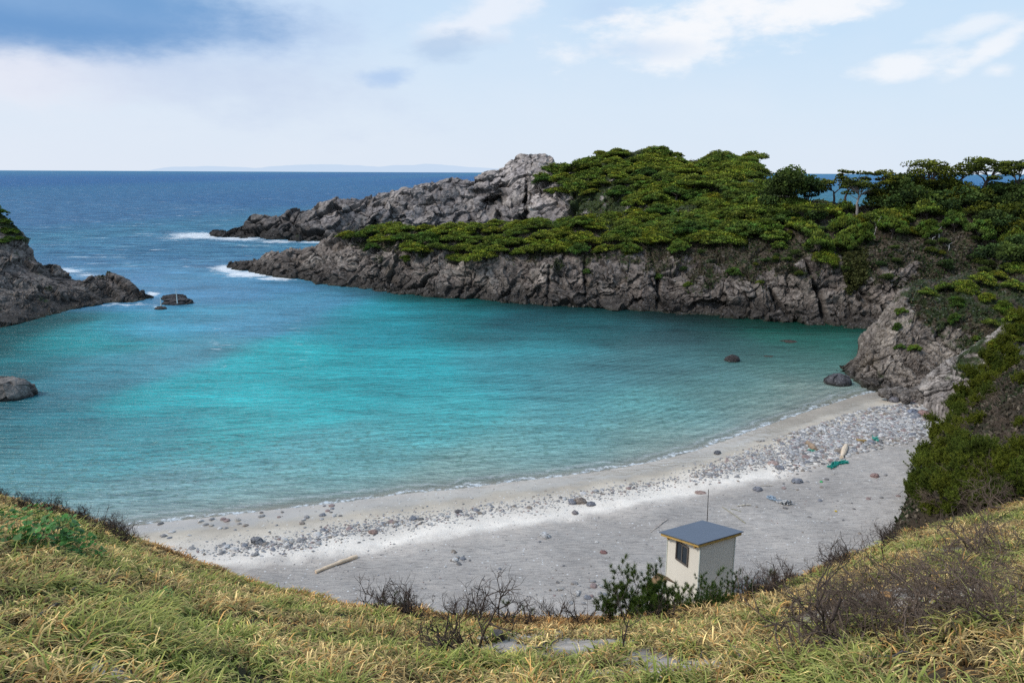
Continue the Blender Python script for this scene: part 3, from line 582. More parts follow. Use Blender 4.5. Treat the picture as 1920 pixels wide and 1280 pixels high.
def mapped(sc_, rot):
    mp = N(nt, 'ShaderNodeMapping'); mp.inputs['Scale'].default_value = sc_; mp.inputs['Rotation'].default_value = (0, 0, math.radians(rot)); L(g, mp.inputs[0]); return mp.outputs[0]
r1 = noise(nt, mapped((.16, .95, 1), 14), 1.0, 5, .62, .5)      # cross-cove ripples
r2 = noise(nt, mapped((.9, 3.4, 1), 6), 1.0, 4, .65, .4)
r3 = noise(nt, mapped((.12, .42, 1), 8), 1.0, 6, .62, .4)      # open sea chop
wt_ = N(nt, 'ShaderNodeTexWave', wave_type='BANDS', bands_direction='Y', wave_profile='SIN'); shv = N(nt, 'ShaderNodeCombineXYZ'); sxw = N(nt, 'ShaderNodeSeparateXYZ'); L(g, sxw.inputs[0]); L(math_n(nt, 'MULTIPLY', sxw.outputs[0], .3), shv.inputs[0]); L(inl, shv.inputs[1]); L(shv.outputs[0], wt_.inputs['Vector'])
for k_, v_ in (('Scale', .42), ('Distortion', 6.5), ('Detail', 4), ('Detail Scale', 1.3), ('Detail Roughness', .62)): wt_.inputs[k_].default_value = v_
wt2 = N(nt, 'ShaderNodeTexWave', wave_type='BANDS', bands_direction='Y', wave_profile='SIN'); L(mapped((.4, 1, 1), 9), wt2.inputs['Vector'])
for k_, v_ in (('Scale', 1.1), ('Distortion', 8), ('Detail', 4), ('Detail Scale', 1.6), ('Detail Roughness', .65)): wt2.inputs[k_].default_value = v_
wv_a = math_n(nt, 'ADD', math_n(nt, 'MULTIPLY', wt_.outputs['Fac'], .6), math_n(nt, 'MULTIPLY', wt2.outputs['Fac'], .4))
cdark = ramp(nt, [(.36, (.38, .46, .48)), (.46, (.86,)*3), (.54, (1.08,)*3), (.66, (1.45,)*3)], math_n(nt, 'ADD', math_n(nt, 'MULTIPLY', r1, .55), math_n(nt, 'MULTIPLY', r2, .45)))  # light and dark of the ripples painted into the water colour
c = mixrgb(nt, 'MULTIPLY', .8, colA, cdark.outputs[0])
c = mixrgb(nt, 'MULTIPLY', math_n(nt, 'MULTIPLY', math_n(nt, 'SUBTRACT', 1.0, opn), ramp(nt, [(.35, (.25,)*3), (.6, (1,)*3)], noise(nt, g, .09, 3)).outputs[0]), c, ramp(nt, [(.08, (.60, .68, .70)), (.3, (.94, .95, .96)), (.6, (1.02,)*3), (.9, (1.14,)*3)], wv_a).outputs[0])
c2 = ramp(nt, [(.36, (.45, .55, .64)), (.5, (1, 1, 1)), (.66, (1.6, 1.45, 1.3))], r3)  # light and dark of the chop painted in likewise
c = mixrgb(nt, 'MULTIPLY', opn, c, c2.outputs[0])
# spots of weed and stones on the bottom close in
wv = noise(nt, mapped((.9, 1.3, 1), 0), 2.4, 4, .6)
spot = math_n(nt, 'MULTIPLY', ramp(nt, [(.53, (0,)*3), (.60, (1,)*3)], wv).outputs[0], ramp(nt, [(0, (0,)*3), (.35, (1,)*3), (.75, (1,)*3), (1, (0,)*3)], math_n(nt, 'MULTIPLY_ADD', inl, .07, 1.0)).outputs[0])
c = mixrgb(nt, 'MIX', math_n(nt, 'MULTIPLY', spot, .5), c, (.07, .17, .13))
# foam
fn = noise(nt, mapped((.35, 1.0, 1), 6), 1.3, 7, .72, .8); fm = math_n(nt, 'MULTIPLY_ADD', fn, 1.6, -.8)
ff = math_n(nt, 'ADD', math_n(nt, 'MULTIPLY', fo, 1.05), math_n(nt, 'MULTIPLY', fm, 1.9))
ffm = ramp(nt, [(.38, (0,)*3), (.55, (.6,)*3), (.85, (1,)*3)], ff).outputs[0]
ffm = math_n(nt, 'MULTIPLY', ffm, ramp(nt, [(.03, (0,)*3), (.15, (1,)*3)], fo).outputs[0])
wc1 = noise(nt, mapped((.06, .30, 1), 5), 1.0, 2, .5); wc2 = noise(nt, mapped((.3, 1.2, 1), 5), 1.0, 4, .7)
wcap = math_n(nt, 'MULTIPLY', math_n(nt, 'MULTIPLY', ramp(nt, [(.63, (0,)*3), (.68, (1,)*3)], wc1).outputs[0], ramp(nt, [(.5, (0,)*3), (.58, (1,)*3)], wc2).outputs[0]), opn)
# lace edge where the swash meets the sand
ed = math_n(nt, 'ADD', inl, math_n(nt, 'MULTIPLY_ADD', noise(nt, mapped((.5, .5, 1), 0), 1.0, 5, .6), 2.2, -1.1))
edge = ramp(nt, [(.28, (0,)*3), (.345, (.5,)*3), (.37, (0,)*3), (.42, (0,)*3), (.46, (.95,)*3), (.505, (.85,)*3), (.525, (0,)*3)], math_n(nt, 'MULTIPLY_ADD', ed, .2, .5)).outputs[0]
edge = math_n(nt, 'MULTIPLY', edge, ramp(nt, [(.40, (0.15,)*3), (.56, (1,)*3)], noise(nt, mapped((1, 1, 1), 0), 3.0, 5, .7)).outputs[0])
fall = math_n(nt, 'MAXIMUM', math_n(nt, 'MAXIMUM', ffm, math_n(nt, 'MULTIPLY', wcap, .8)), edge)
c = mixrgb(nt, 'MIX', fall, c, (.8, .84, .86))
bn = N(nt, 'ShaderNodeBump'); bn.inputs['Strength'].default_value = 1; bn.inputs['Distance'].default_value = .42
L(math_n(nt, 'ADD', math_n(nt, 'MULTIPLY', wv_a, .30), math_n(nt, 'ADD', math_n(nt, 'MULTIPLY', r1, .6), math_n(nt, 'MULTIPLY', r2, .22))), bn.inputs['Height'])
bn2 = N(nt, 'ShaderNodeBump'); L(opn, bn2.inputs['Strength']); bn2.inputs['Distance'].default_value = 1.8; L(r3, bn2.inputs['Height']); L(bn.outputs[0], bn2.inputs['Normal'])
df = N(nt, 'ShaderNodeBsdfDiffuse'); L(c, df.inputs[0]); L(bn2.outputs[0], df.inputs['Normal'])
gb = N(nt, 'ShaderNodeBsdfGlossy'); gb.inputs['Roughness'].default_value = .26; L(bn2.outputs[0], gb.inputs['Normal'])
f2 = N(nt, 'ShaderNodeFresnel'); f2.inputs[0].default_value = 1.33; L(bn2.outputs[0], f2.inputs[1])
# a ruffled sea never mirrors fully even at grazing angles
refl = math_n(nt, 'MINIMUM', f2.outputs[0], math_n(nt, 'MULTIPLY_ADD', opn, -.17, .30))
refl = math_n(nt, 'MULTIPLY', refl, math_n(nt, 'SUBTRACT', 1.0, fall, None, True))
wsh = N(nt, 'ShaderNodeMixShader'); L(refl, wsh.inputs[0]); L(df.outputs[0], wsh.inputs[1]); L(gb.outputs[0], wsh.inputs[2])
tr = N(nt, 'ShaderNodeBsdfTransparent'); tr.inputs[0].default_value = (.93, .97, .96, 1)
gl = N(nt, 'ShaderNodeBsdfGlossy'); gl.inputs['Roughness'].default_value = .08
fr = N(nt, 'ShaderNodeFresnel'); fr.inputs[0].default_value = 1.33
m1 = N(nt, 'ShaderNodeMixShader'); L(fr.outputs[0], m1.inputs[0]); L(tr.outputs[0], m1.inputs[1]); L(gl.outputs[0], m1.inputs[2])
m2 = N(nt, 'ShaderNodeMixShader'); L(math_n(nt, 'MAXIMUM', cov, fall), m2.inputs[0]); L(m1.outputs[0], m2.inputs[1]); L(wsh.outputs[0], m2.inputs[2]); L(m2.outputs[0], nt.nodes['Material Output'].inputs[0])
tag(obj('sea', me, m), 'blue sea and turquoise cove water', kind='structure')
# ground sheet reaching the horizon, under the sea
s_ = 60000; me = mesh_np('seabed', [(-s_, -2000, -7), (s_, -2000, -7), (s_, s_, -7), (-s_, s_, -7)], np.array([[0, 1, 2, 3]]), np.tile([.2, .19, .16], (4, 1)))
tag(obj('seabed', me, M_DUNE), 'seabed', kind='structure')
# ================================================================== PART 2: things
def hit(px, py):
    d = Vector(ray(px, py)).normalized(); best = None
    for t in GROUND:
        h = t.ray_cast(Vector((0, 0, H)), d)
        if h[0] is not None and (best is None or h[3] < best[1]): best = (h[0], h[3], h[1])
    return (np.array(best[0]), best[1]) if best else (None, None)
def ground_at(x, y, trees=None):
    zs = [h[0][2] for h in (t.ray_cast(Vector((x, y, 60)), Vector((0, 0, -1))) for t in (trees or GROUND)) if h[0] is not None]
    return max(zs) if zs else 0.
BEACH_T, SLOPE_T, HEAD_T, CLIFF_T, CRAG_T, OUT_T, LEFT_T = GROUND
def inpoly(x, y, poly):
    r = False; n = len(poly)
    for i in range(n):
        x1, y1 = poly[i]; x2, y2 = poly[(i+1) % n]
        if (y1 > y) != (y2 > y) and x < (x2-x1)*(y-y1)/(y2-y1)+x1: r = not r
    return r
def cards(mb, P, size, col, up=.5, aspect=1.6):
    """many small leaf-sized triangles/quads around points P"""
    n = len(P); a = RNG.normal(size=(n, 3)); a[:, 2] = a[:, 2]*(1-up)+up*np.abs(a[:, 2]); a /= np.linalg.norm(a, axis=1)[:, None]
    b_ = np.cross(a, RNG.normal(size=(n, 3))); b_ /= np.linalg.norm(b_, axis=1)[:, None]+1e-9
    s = (np.broadcast_to(size, (n,))*RNG.uniform(.6, 1.35, n))[:, None]
    V = np.stack([P-b_*s*.5, P+b_*s*.5, P+b_*s*.32+a*s*aspect*.6, P-b_*s*.32+a*s*aspect*.6], 1).reshape(-1, 3)
    mb.add(V, np.arange(4*n).reshape(n, 4), np.repeat(col, 4, axis=0))
def needles(mb, base, tip_dir, L, n, wd, c0, c1, spread=.9):
    """bottle-brush needle tuft: n needles leaving a short axis"""
    u = RNG.uniform(0, 1, n); ax = np.asarray(tip_dir, float); ax = ax/np.linalg.norm(ax)
    r = RNG.normal(size=(n, 3)); r -= (r @ ax)[:, None]*ax; r /= np.linalg.norm(r, axis=1)[:, None]
    o = np.asarray(base)+ax*(u*L*.9)[:, None]; d = ax*(.55+.6*u)[:, None]+r*spread; d /= np.linalg.norm(d, axis=1)[:, None]
    ln = L*RNG.uniform(.7, 1.1, n)[:, None]; s = np.cross(d, RNG.normal(size=(n, 3))); s /= np.linalg.norm(s, axis=1)[:, None]
    V = np.stack([o-s*wd, o+s*wd, o+d*ln], 1).reshape(-1, 3); k = RNG.uniform(0, 1, n)[:, None]; c = np.asarray(c0)*(1-k)+np.asarray(c1)*k
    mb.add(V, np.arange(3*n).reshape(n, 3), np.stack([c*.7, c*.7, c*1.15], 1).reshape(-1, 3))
def pad(mb, c, rx, ry, rz, n, size, top, bot, rng=RNG):
    v = rng.normal(size=(n, 3)); v /= np.linalg.norm(v, axis=1)[:, None]; r = rng.uniform(.45, 1, n)**.5
    ang = np.arctan2(v[:, 1], v[:, 0]); lob = 1+.22*np.sin(ang*3+c[0]*7)+.13*np.sin(ang*7+c[1]*5)
    v = v*r[:, None]; v[:, :2] *= lob[:, None]; v[:, 2] = np.where(v[:, 2] < 0, v[:, 2]*.45, v[:, 2])
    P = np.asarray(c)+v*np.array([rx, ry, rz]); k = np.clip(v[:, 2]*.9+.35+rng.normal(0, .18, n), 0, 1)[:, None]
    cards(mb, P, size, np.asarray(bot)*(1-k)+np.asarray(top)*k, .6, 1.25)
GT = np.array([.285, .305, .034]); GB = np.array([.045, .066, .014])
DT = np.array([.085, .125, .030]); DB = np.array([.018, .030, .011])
def make_mat_pine(R, hgt, seed, top=GT, bot=GB, n=105):
    rr = np.random.default_rng(seed); cr = MB(); tr = MB(); tips = []
    npad = int(34+R*8)
    for k in range(npad):
        a = rr.uniform(0, 6.28); q_ = R*math.sqrt((k+.5)/npad)*.85; z = hgt*(1-.75*(q_/R)**2)*rr.uniform(.68, 1.1)+.15*math.cos(a)*hgt*.5
        s = rr.uniform(.30, .52)*R*.52; c = (q_*math.cos(a), q_*math.sin(a), z); tips.append(c); v = rr.uniform(.5, 1.2)
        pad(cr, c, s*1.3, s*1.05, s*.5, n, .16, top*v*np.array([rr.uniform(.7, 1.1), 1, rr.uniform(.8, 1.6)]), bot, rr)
    tr.tube([(0, 0, -.3), (.05, 0, hgt*.3), (.1, .1, hgt*.6)], [.13, .10, .07], (.12, .10, .085))
    for c in tips[::4]: tr.tube([(.06, .02, hgt*.35), (c[0]*.5, c[1]*.5, hgt*.5+c[2]*.1), (c[0], c[1], c[2]-.05)], [.06, .045, .02], (.13, .11, .10), 4)
    return cr.mesh('crown'), tr.mesh('trunk')
def make_umbrella(h, R, seed, lean=0., fork=3, pale=False, top=GT*.60, bot=DB, dens=170, flat=.30, skirts=0):
    rr = np.random.default_rng(seed); cr = MB(); tr = MB(); bc = (.30, .27, .25) if pale else (.10, .08, .07)
    f = h*rr.uniform(.38, .5); t = [(0, 0, -.5), (lean*.15, 0, f*.3), (lean*.1+rr.uniform(-.1, .1), .05, f*.65), (lean*.4, .1, f)]
    tr.tube(t, [.19, .16, .14, .12], bc, 7)
    for k in range(fork):
        a = 6.28*k/fork+rr.uniform(-.4, .4); q_ = R*rr.uniform(.3, .55); e = np.array([lean+q_*math.cos(a), q_*math.sin(a), h*rr.uniform(.66, .95)])
        m_ = np.array(t[-1])*.45+e*.55+np.array([rr.uniform(-.35, .35), rr.uniform(-.3, .3), -.25])
        tr.tube([t[-1], (np.array(t[-1])+m_)/2+[.1, 0, .12], m_, e], [.10, .08, .065, .035], bc, 5)
        for j in range(6):
            b_ = a+rr.uniform(-1.1, 1.1); q2 = R*rr.uniform(.22, .62); e2 = e+np.array([q2*math.cos(b_), q2*math.sin(b_), rr.uniform(-.62, .2)*h*.3])
            tr.tube([m_, (m_+e2)/2+[0, 0, .1], e2], [.05, .035, .015], bc, 4)
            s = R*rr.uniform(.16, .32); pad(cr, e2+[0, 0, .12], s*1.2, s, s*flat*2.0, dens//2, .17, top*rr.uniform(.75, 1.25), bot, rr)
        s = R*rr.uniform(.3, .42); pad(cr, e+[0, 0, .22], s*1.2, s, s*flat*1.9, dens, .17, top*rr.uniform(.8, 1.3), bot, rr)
    for k in range(skirts):
        a = rr.uniform(0, 6.28); q_ = R*rr.uniform(.25, .7); s = R*rr.uniform(.28, .4); z = h*rr.uniform(.3, .75)
        e = np.array([lean*.5+q_*math.cos(a), q_*math.sin(a), z]); tr.tube([(lean*.3, 0, z*.7), e], [.06, .02], bc, 4)
        pad(cr, e, s*1.2, s, s*.4, dens, .18, top*rr.uniform(.7, 1.1), bot, rr)
    return cr.mesh('crown'), tr.mesh('trunk')
def make_dome(R, h, seed, top=DT, bot=DB, n=1400, size=.22):
    rr = np.random.default_rng(seed); cr = MB(); tr = MB()
    for k in range(9):
        a = rr.uniform(0, 6.28); q_ = R*rr.uniform(.1, .6); s = R*rr.uniform(.38, .55); z = h*rr.uniform(.45, .78)
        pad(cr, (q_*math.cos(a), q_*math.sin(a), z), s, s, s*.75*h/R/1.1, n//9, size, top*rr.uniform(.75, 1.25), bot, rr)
        tr.tube([(0, 0, -.2), (q_*.4*math.cos(a), q_*.4*math.sin(a), z*.5), (q_*math.cos(a), q_*math.sin(a), z)], [.09, .06, .02], (.12, .10, .09), 4)
    return cr.mesh('crown'), tr.mesh('trunk')
def tree(ms, loc, label, group=None, rz=None, s=1., name='pine_tree', cat='pine tree', tilt=(0, 0), sz=None):
    r = empty(name, loc, label, cat, group, random.uniform(0, 6.28) if rz is None else rz); r.scale = (s, s, sz or s)
    r.rotation_euler[0], r.rotation_euler[1] = tilt
    obj('crown', ms[0], M_FOL, r); obj('trunk', ms[1], M_BARK, r); return r
MATS = [make_mat_pine(2.6, 1.5, 1), make_mat_pine(2.2, 1.2, 2), make_mat_pine(3.1, 1.5, 3), make_mat_pine(2.4, 1.7, 4, GT*np.array([.62, .8, 1]), GB*.8), make_mat_pine(2.0, 1.1, 5, GT*np.array([1.15, 1.0, .9])), make_mat_pine(2.8, 1.3, 6, GT*.8)]
def scatter(poly, n, dmin, tries=6000, bv=None):
    out = []; xs_ = [p[0] for p in poly]; ys_ = [p[1] for p in poly]
    for _ in range(tries):
        if len(out) >= n: break
        px, py = random.uniform(min(xs_), max(xs_)), random.uniform(min(ys_), max(ys_))
        if not inpoly(px, py, poly): continue
        p, d = hit(px, py)
        if p is None or p[2] < 1.0 or d > 230: continue
        if all((p[0]-q_[0])**2+(p[1]-q_[1])**2+(p[2]-q_[2])**2 > dmin*dmin for q_ in out): out.append(p)
    return out
# pines on the outer hill
POLY_A = [(1012, 335), (1030, 325), (1075, 305), (1130, 290), (1200, 285), (1300, 300), (1405, 300), (1425, 330), (1440, 350), (1400, 375), (1330, 400), (1310, 385), (1270, 390), (1240, 400), (1300, 420), (1290, 440), (1160, 432), (1155, 410), (1195, 388), (1130, 362), (1100, 366), (1060, 345), (1050, 372), (1025, 362)]
for p in scatter(POLY_A, 104, 2.75):
    k = random.randrange(6); tree(MATS[k], p-[0, 0, .35], 'low wind-shaped pine in the green canopy covering the outer hill', 'low pines covering the outer hill', s=random.uniform(1.0, 1.5), name='low_pine', tilt=(random.uniform(-.12, .12), random.uniform(-.25, .1)))
# crest of the hill: named individually
for px, py, s, k, lab in [(1158, 290, 1.15, 0, 'rounded low pine at the very summit of the outer hill'), (1235, 290, 1.3, 3, 'dark spreading pine just right of the outer hill summit'), (1350, 302, 1.3, 2, 'broad flat pine capping the right shoulder of the outer hill'), (1390, 303, 1.1, 5, 'pine at the right end of the outer hill shoulder')]:
    p, _ = hit(px, py+6)
    if p is not None: tree(MATS[k], p-[0, 0, .1], lab, s=s, name='low_pine')
# band of pines on the cliff crest
POLY_B = [(640, 440), (760, 428), (900, 424), (1090, 418), (1150, 432), (1240, 436), (1300, 420), (1350, 400), (1420, 388), (1440, 410), (1400, 440), (1330, 450), (1290, 470), (1180, 470), (1080, 478), (960, 478), (880, 490), (800, 480), (740, 470), (680, 450)]
for p in scatter(POLY_B, 90, 2.0):
    k = random.randrange(6); tree(MATS[k], p-[0, 0, .25], 'low flat-topped pine in the green band along the cliff crest', 'low pines along the cliff crest', s=random.uniform(.6, .95), name='low_pine', tilt=(random.uniform(-.1, .2), random.uniform(-.15, .15)))
for p in [ (random.uniform(-22, 20), random.uniform(108, 116)) for _ in range(8)]:
    z = ground_at(*p, [CLIFF_T])
    if z > 2: tree(MATS[random.randrange(6)], (p[0], p[1], z-.2), 'low flat-topped pine in the green band along the cliff crest', 'low pines along the cliff crest', s=random.uniform(.6, .85), name='low_pine')
# pines hanging on the upper slope to the right
POLY_B2 = [(1300, 400), (1420, 375), (1480, 390), (1500, 420), (1450, 450), (1340, 462), (1290, 450)]
for p in scatter(POLY_B2, 24, 2.3): tree(MATS[random.randrange(6)], p-[0, 0, .2], 'green pine in the clump where the cliff crest meets the hill', 'pines where the crest meets the hill', s=random.uniform(.9, 1.2), name='low_pine')
for p in scatter([(1420, 385), (1560, 402), (1700, 402), (1860, 400), (1925, 430), (1900, 500), (1800, 445), (1650, 448), (1560, 490), (1490, 450), (1430, 455)], 24, 2.4): tree(MATS[random.choice((0, 1, 4, 5, 3))], p-[0, 0, .2], 'green pine patch on the upper slope under the skyline trees', 'pine patches under the skyline trees', s=random.uniform(.5, .85), name='low_pine', tilt=(random.uniform(.1, .3), random.uniform(-.2, .2)), sz=random.uniform(1.0, 1.5))
for px, py, s, k, lab in [(1375, 428, .8, 4, 'bright yellow-green pine with bare pale limbs on the upper slope'), (1600, 452, .75, 0, 'flat pine spreading below the forked pale tree'), (1570, 470, .7, 1, 'green pine sloping down the bank below the gap in the trees'), (1545, 490, .6, 5, 'lowest green pine of the line sloping down the bank'), (1460, 470, .5, 3, 'small dark bush on the brown bank left of the hanging creeper'), (1716, 440, .6, 4, 'small yellow-green pine on the scrub slope under the arching tree'), (1790, 402, .55, 4, 'little bright pine high on the scrub slope'), (1690, 420, .7, 1, 'low pine at the top of the scrub slope'), (1500, 398, .75, 1, 'spreading pine over the single grey trunk'), (1650, 425, .8, 2, 'pine patch on the slope right of the forked tree'),
                          (1235, 525, .38, 3, 'small bush growing on the cliff face above the grey boulders'), (1102, 515, .36, 3, 'dark bush in the crack of the cliff face'), (1375, 520, .5, 3, 'dark bush spilling over the cliff edge'), (1290, 535, .25, 0, 'tiny green tuft on the cliff face'), (1425, 530, .28, 4, 'tiny bright tuft above the pale cliff slab'), (905, 470, .45, 0, 'bush hanging below the pine band at its middle'), (1180, 475, .4, 5, 'bush hanging below the pine band above the cracked cliff'), (700, 470, .5, 3, 'dark bush under the left end of the pine band'), (760, 488, .35, 3, 'small bush on the boulders under the pine band')]:
    p, _ = hit(px, py)
    if p is not None: tree(MATS[k], p-[0, 0, .2], lab, s=s, name='low_pine', sz=s*1.4, tilt=(.25, 0))
# skyline trees on the right ridge
def sky_tree(ms, px, pyb, lab, s=1., rz=0, name='pine_tree', cat='pine tree', Yd=None):
    p, _ = hit(px, pyb)
    if p is None or p[1] > 130: p = at_y(px, pyb, Yd or Bw(px)+20); p[2] = ground_at(p[0], p[1], [CLIFF_T])
    return tree(ms, p, lab, rz=rz, s=s, name=name, cat=cat)
U = lambda *a, **k: make_umbrella(*a, **k)
sky_tree(make_dome(3.6, 5.0, 21, n=5200, size=.24), 1470, 392, 'broad dark wind-swept tree left of the gap in the ridge', name='broadleaf_tree', cat='tree', s=1.05)
sky_tree(make_dome(2.3, 3.9, 22, n=2600, size=.24), 1512, 388, 'ragged dark tree leaning over the left side of the gap', name='broadleaf_tree', cat='tree')
sky_tree(U(4.0, 2.1, 23, -.3, 3), 1563, 390, 'flat-crowned pine with dark trunk standing in the gap', s=.98)
sky_tree(U(5.0, 1.9, 24, .9, 2, flat=.2), 1582, 390, 'thin leaning pine with high flat crown in the gap', s=1.)
sky_tree(U(5.0, 2.3, 25, .2, 4, pale=True, skirts=3), 1606, 402, 'forked pine with pale bare limbs right of the gap', s=.98)
sky_tree(U(3.0, 2.3, 26, .2, 3, skirts=2), 1505, 428, 'pine with a single straight grey trunk on the bank', s=.9)
sky_tree(make_dome(2.0, 4.2, 27, DT*.9, n=2600), 1690, 392, 'dark upright conifer in the ridge thicket', name='conifer_tree', cat='tree', s=1.05)
sky_tree(U(4.8, 2.1, 28, .3, 3, skirts=3), 1662, 392, 'ragged pine left of the dark upright conifer', s=1.1)
sky_tree(U(4.9, 2.4, 29, -.2, 4, skirts=3), 1738, 386, 'pine with a dense layered crown behind the scrub slope', s=1.1)
sky_tree(U(4.8, 2.4, 30, .7, 3, flat=.18), 1785, 378, 'arching pine whose crown bridges a window of sea', s=1.1)
sky_tree(U(5.0, 2.7, 31, .2, 4, flat=.22, dens=240), 1842, 384, 'tall spreading pine with dark trunk near the right edge', s=1.02)
sky_tree(U(4.9, 2.5, 32, .6, 3, flat=.2, dens=220), 1895, 384, 'pine with upswept crown at the right edge', s=1.)
sky_tree(U(4.6, 2.5, 33, 0, 3, skirts=2), 1975, 384, 'pine standing just past the right edge pines', s=1.)
for i, (px, py, s) in enumerate([(1640, 398, .7), (1668, 400, .75), (1712, 396, .8), (1755, 394, .75), (1770, 408, .7), (1810, 400, .8), (1830, 412, .7), (1870, 405, .85), (1905, 412, .85), (1880, 440, .8), (1912, 455, .8), (1850, 430, .6), (1448, 400, .8), (1540, 400, .45), (1935, 430, .9), (1900, 480, .7), (1727, 405, .5)]+[(random.uniform(1640, 1930), random.uniform(376, 400), random.uniform(.7, 1.05)) for _ in range(30)]+[(random.uniform(1430, 1560), random.uniform(392, 430), random.uniform(.45, .7)) for _ in range(8)]+[(random.uniform(1860, 1940), random.uniform(410, 520), random.uniform(.5, .8)) for _ in range(8)]+[(random.uniform(1280, 1860), random.uniform(430, 520), random.uniform(.18, .35)) for _ in range(46)]):
    sky_tree(make_dome(2.3, 2.6, 40+i % 4, (DT, DT*1.25, GT*.5)[i % 3], n=1500) if i < 4 else DOMES[i % 4], px, py, ('dark rounded bush in the thicket along the right ridge' if s > .35 else 'small dark bush dotted on the brown slope above the cliff'), s=s*(1.15 if s > .35 else 1), rz=random.uniform(0, 6), name='bush', cat='bush')['group'] = 'bushes in the ridge thicket' if s > .35 else 'small bushes on the brown slope'
    if i == 0: DOMES = [make_dome(2.3, 2.5, 50+j, (DT, DT*1.25, GT*.5, DT*.8)[j], n=1500) for j in range(4)]
# creeper hanging on the cliff, bush mounds lower right
cr = MB(); 
for k in range(1500):
    u, v = random.random(), random.random(); px = 1578+v*44+u*12*(1-v)+random.gauss(0, 3); py = 465+u*85*(1-.35*v)
    if px > 1625 or random.random() < .15*u: continue
    p, _ = hit(px, py)
    if p is not None: cards(cr, p[None]+RNG.normal(0, .10, (5, 3))-[0, .12, 0], .2, np.array([.055, .060, .022])[None]*RNG.uniform(.5, 1.5, (5, 1)), -.4)
tag(obj('creeper', cr.mesh('creeper'), M_FOL), 'dark creeper hanging down the cliff beside a fracture', 'creeper')
for px, py, s, lab in [(1832, 495, .55, 'dark rounded bush on the scrub slope near the right edge'), (1770, 505, .42, 'grey-green bush above the spur top'), (1660, 530, .4, 'dark bush in the hollow behind the spur top')]:
    sky_tree(DOMES[0], px, py, lab, s=s, name='bush', cat='bush')
for px, py, s, k in [(1740, 556, .5, 0), (1775, 545, .62, 1), (1805, 545, .6, 2), (1840, 535, .7, 0), (1870, 520, .6, 4), (1900, 515, .7, 2), (1850, 560, .5, 1), (1790, 570, .45, 3), (1900, 545, .6, 0), (1880, 580, .5, 3), (1860, 610, .45, 5), (1905, 600, .5, 1), (1830, 640, .35, 3), (1870, 648, .4, 0), (1905, 640, .45, 4)]:
    p, _ = hit(px, py)
    if p is not None: tree(MATS[k], p-[0, 0, .2], 'flat green pine spreading over the top of the rock spur', 'pines on the rock spur', s=s*.62, name='low_pine', sz=s*1.0, tilt=(.3, .1))
for px, py, s, lab in [(1695, 590, .3, 'green tuft on the pale left shoulder of the spur'), (1685, 612, .22, 'thin green tuft down the spur shoulder'), (1690, 655, .25, 'small green patch on the spur face'), (1718, 660, .3, 'olive patch beside the dark block on the spur face'), (1795, 600, .3, 'dark tuft on the right of the spur face')]:
    p, _ = hit(px, py)
    if p is not None: tree(MATS[3], p-[0, 0, .25], lab, s=s*.8, name='low_pine', sz=s*1.5, tilt=(.6, .1))
for px, py, s in [(2, 400, .4), (12, 418, .36), (24, 436, .34), (-20, 392, .5), (8, 436, .4), (34, 448, .28), (18, 450, .35), (4, 455, .35)]:
    p, _ = hit(px, py)
    if p is not None: tree(MATS[3], p-[0, 0, .2], 'dark bush on top of the left headland', 'bushes on the left headland', s=s, name='bush', cat='bush')
# dead pale snags on the scrub slope
for i, (px, py, hh_, lab) in enumerate([(1760, 452, 1.6, 'pale dead branch curling up on the scrub slope'), (1746, 458, .9, 'short pale stub left of the curling dead branch'), (1778, 470, .9, 'thin pale dead stem on the scrub slope'), (1638, 442, 2.2, 'thin white dead trunk below the pine patch'), (1879, 385, 1.6, 'white dead stem in the thicket near the right edge'), (1865, 388, 1.3, 'shorter white dead stem in the thicket')]):
    p, _ = hit(px, py); mb = MB(); a = random.uniform(-.3, .3)
    mb.tube([p-[0, 0, .2], p+[a*.5, -.1, hh_*.4], p+[a*1.2, 0, hh_*.75], p+[a+.35, 0, hh_]], [.06, .05, .035, .012], (.45, .42, .40), 5); mb.tube([p+[a*.5, -.1, hh_*.45], p+[a-.4, 0, hh_*.8]], [.03, .01], (.45, .42, .40), 4)
    tag(obj('dead_branch', mb.mesh('dead_branch'), M_BARK), lab, 'dead branch')
# scrub over the vegetated parts of the headlands
for (Vv, mk_, nm, cnt, size, lab) in SCRUB:
    idx = np.where((mk_ > .45) & (Vv[:, 2] > 1.2))[0]; idx = RNG.choice(idx, min(cnt, len(idx)*3)); Pp = Vv[idx]+RNG.normal(0, .12, (len(idx), 3))
    n_ = fbm(Pp*.4, 3, 64)+RNG.normal(0, .16, len(Pp)); cc = np.array([.062, .048, .031])*np.ones((len(Pp), 1)); cc = mixc(cc, (.060, .078, .016) if nm == 'hill' else (.030, .046, .013), ss(-.25 if nm == 'hill' else -.12, .06, n_)); cc = mixc(cc, (.16, .13, .09), (RNG.uniform(0, 1, len(Pp)) < .08)*1.)
    mb = MB(); cards(mb, Pp, size, cc*RNG.uniform(.6, 1.4, (len(Pp), 1)), .75, 1.7); tag(obj('scrub', mb.mesh('scrub'), M_FOL), lab, 'scrub', kind='stuff')

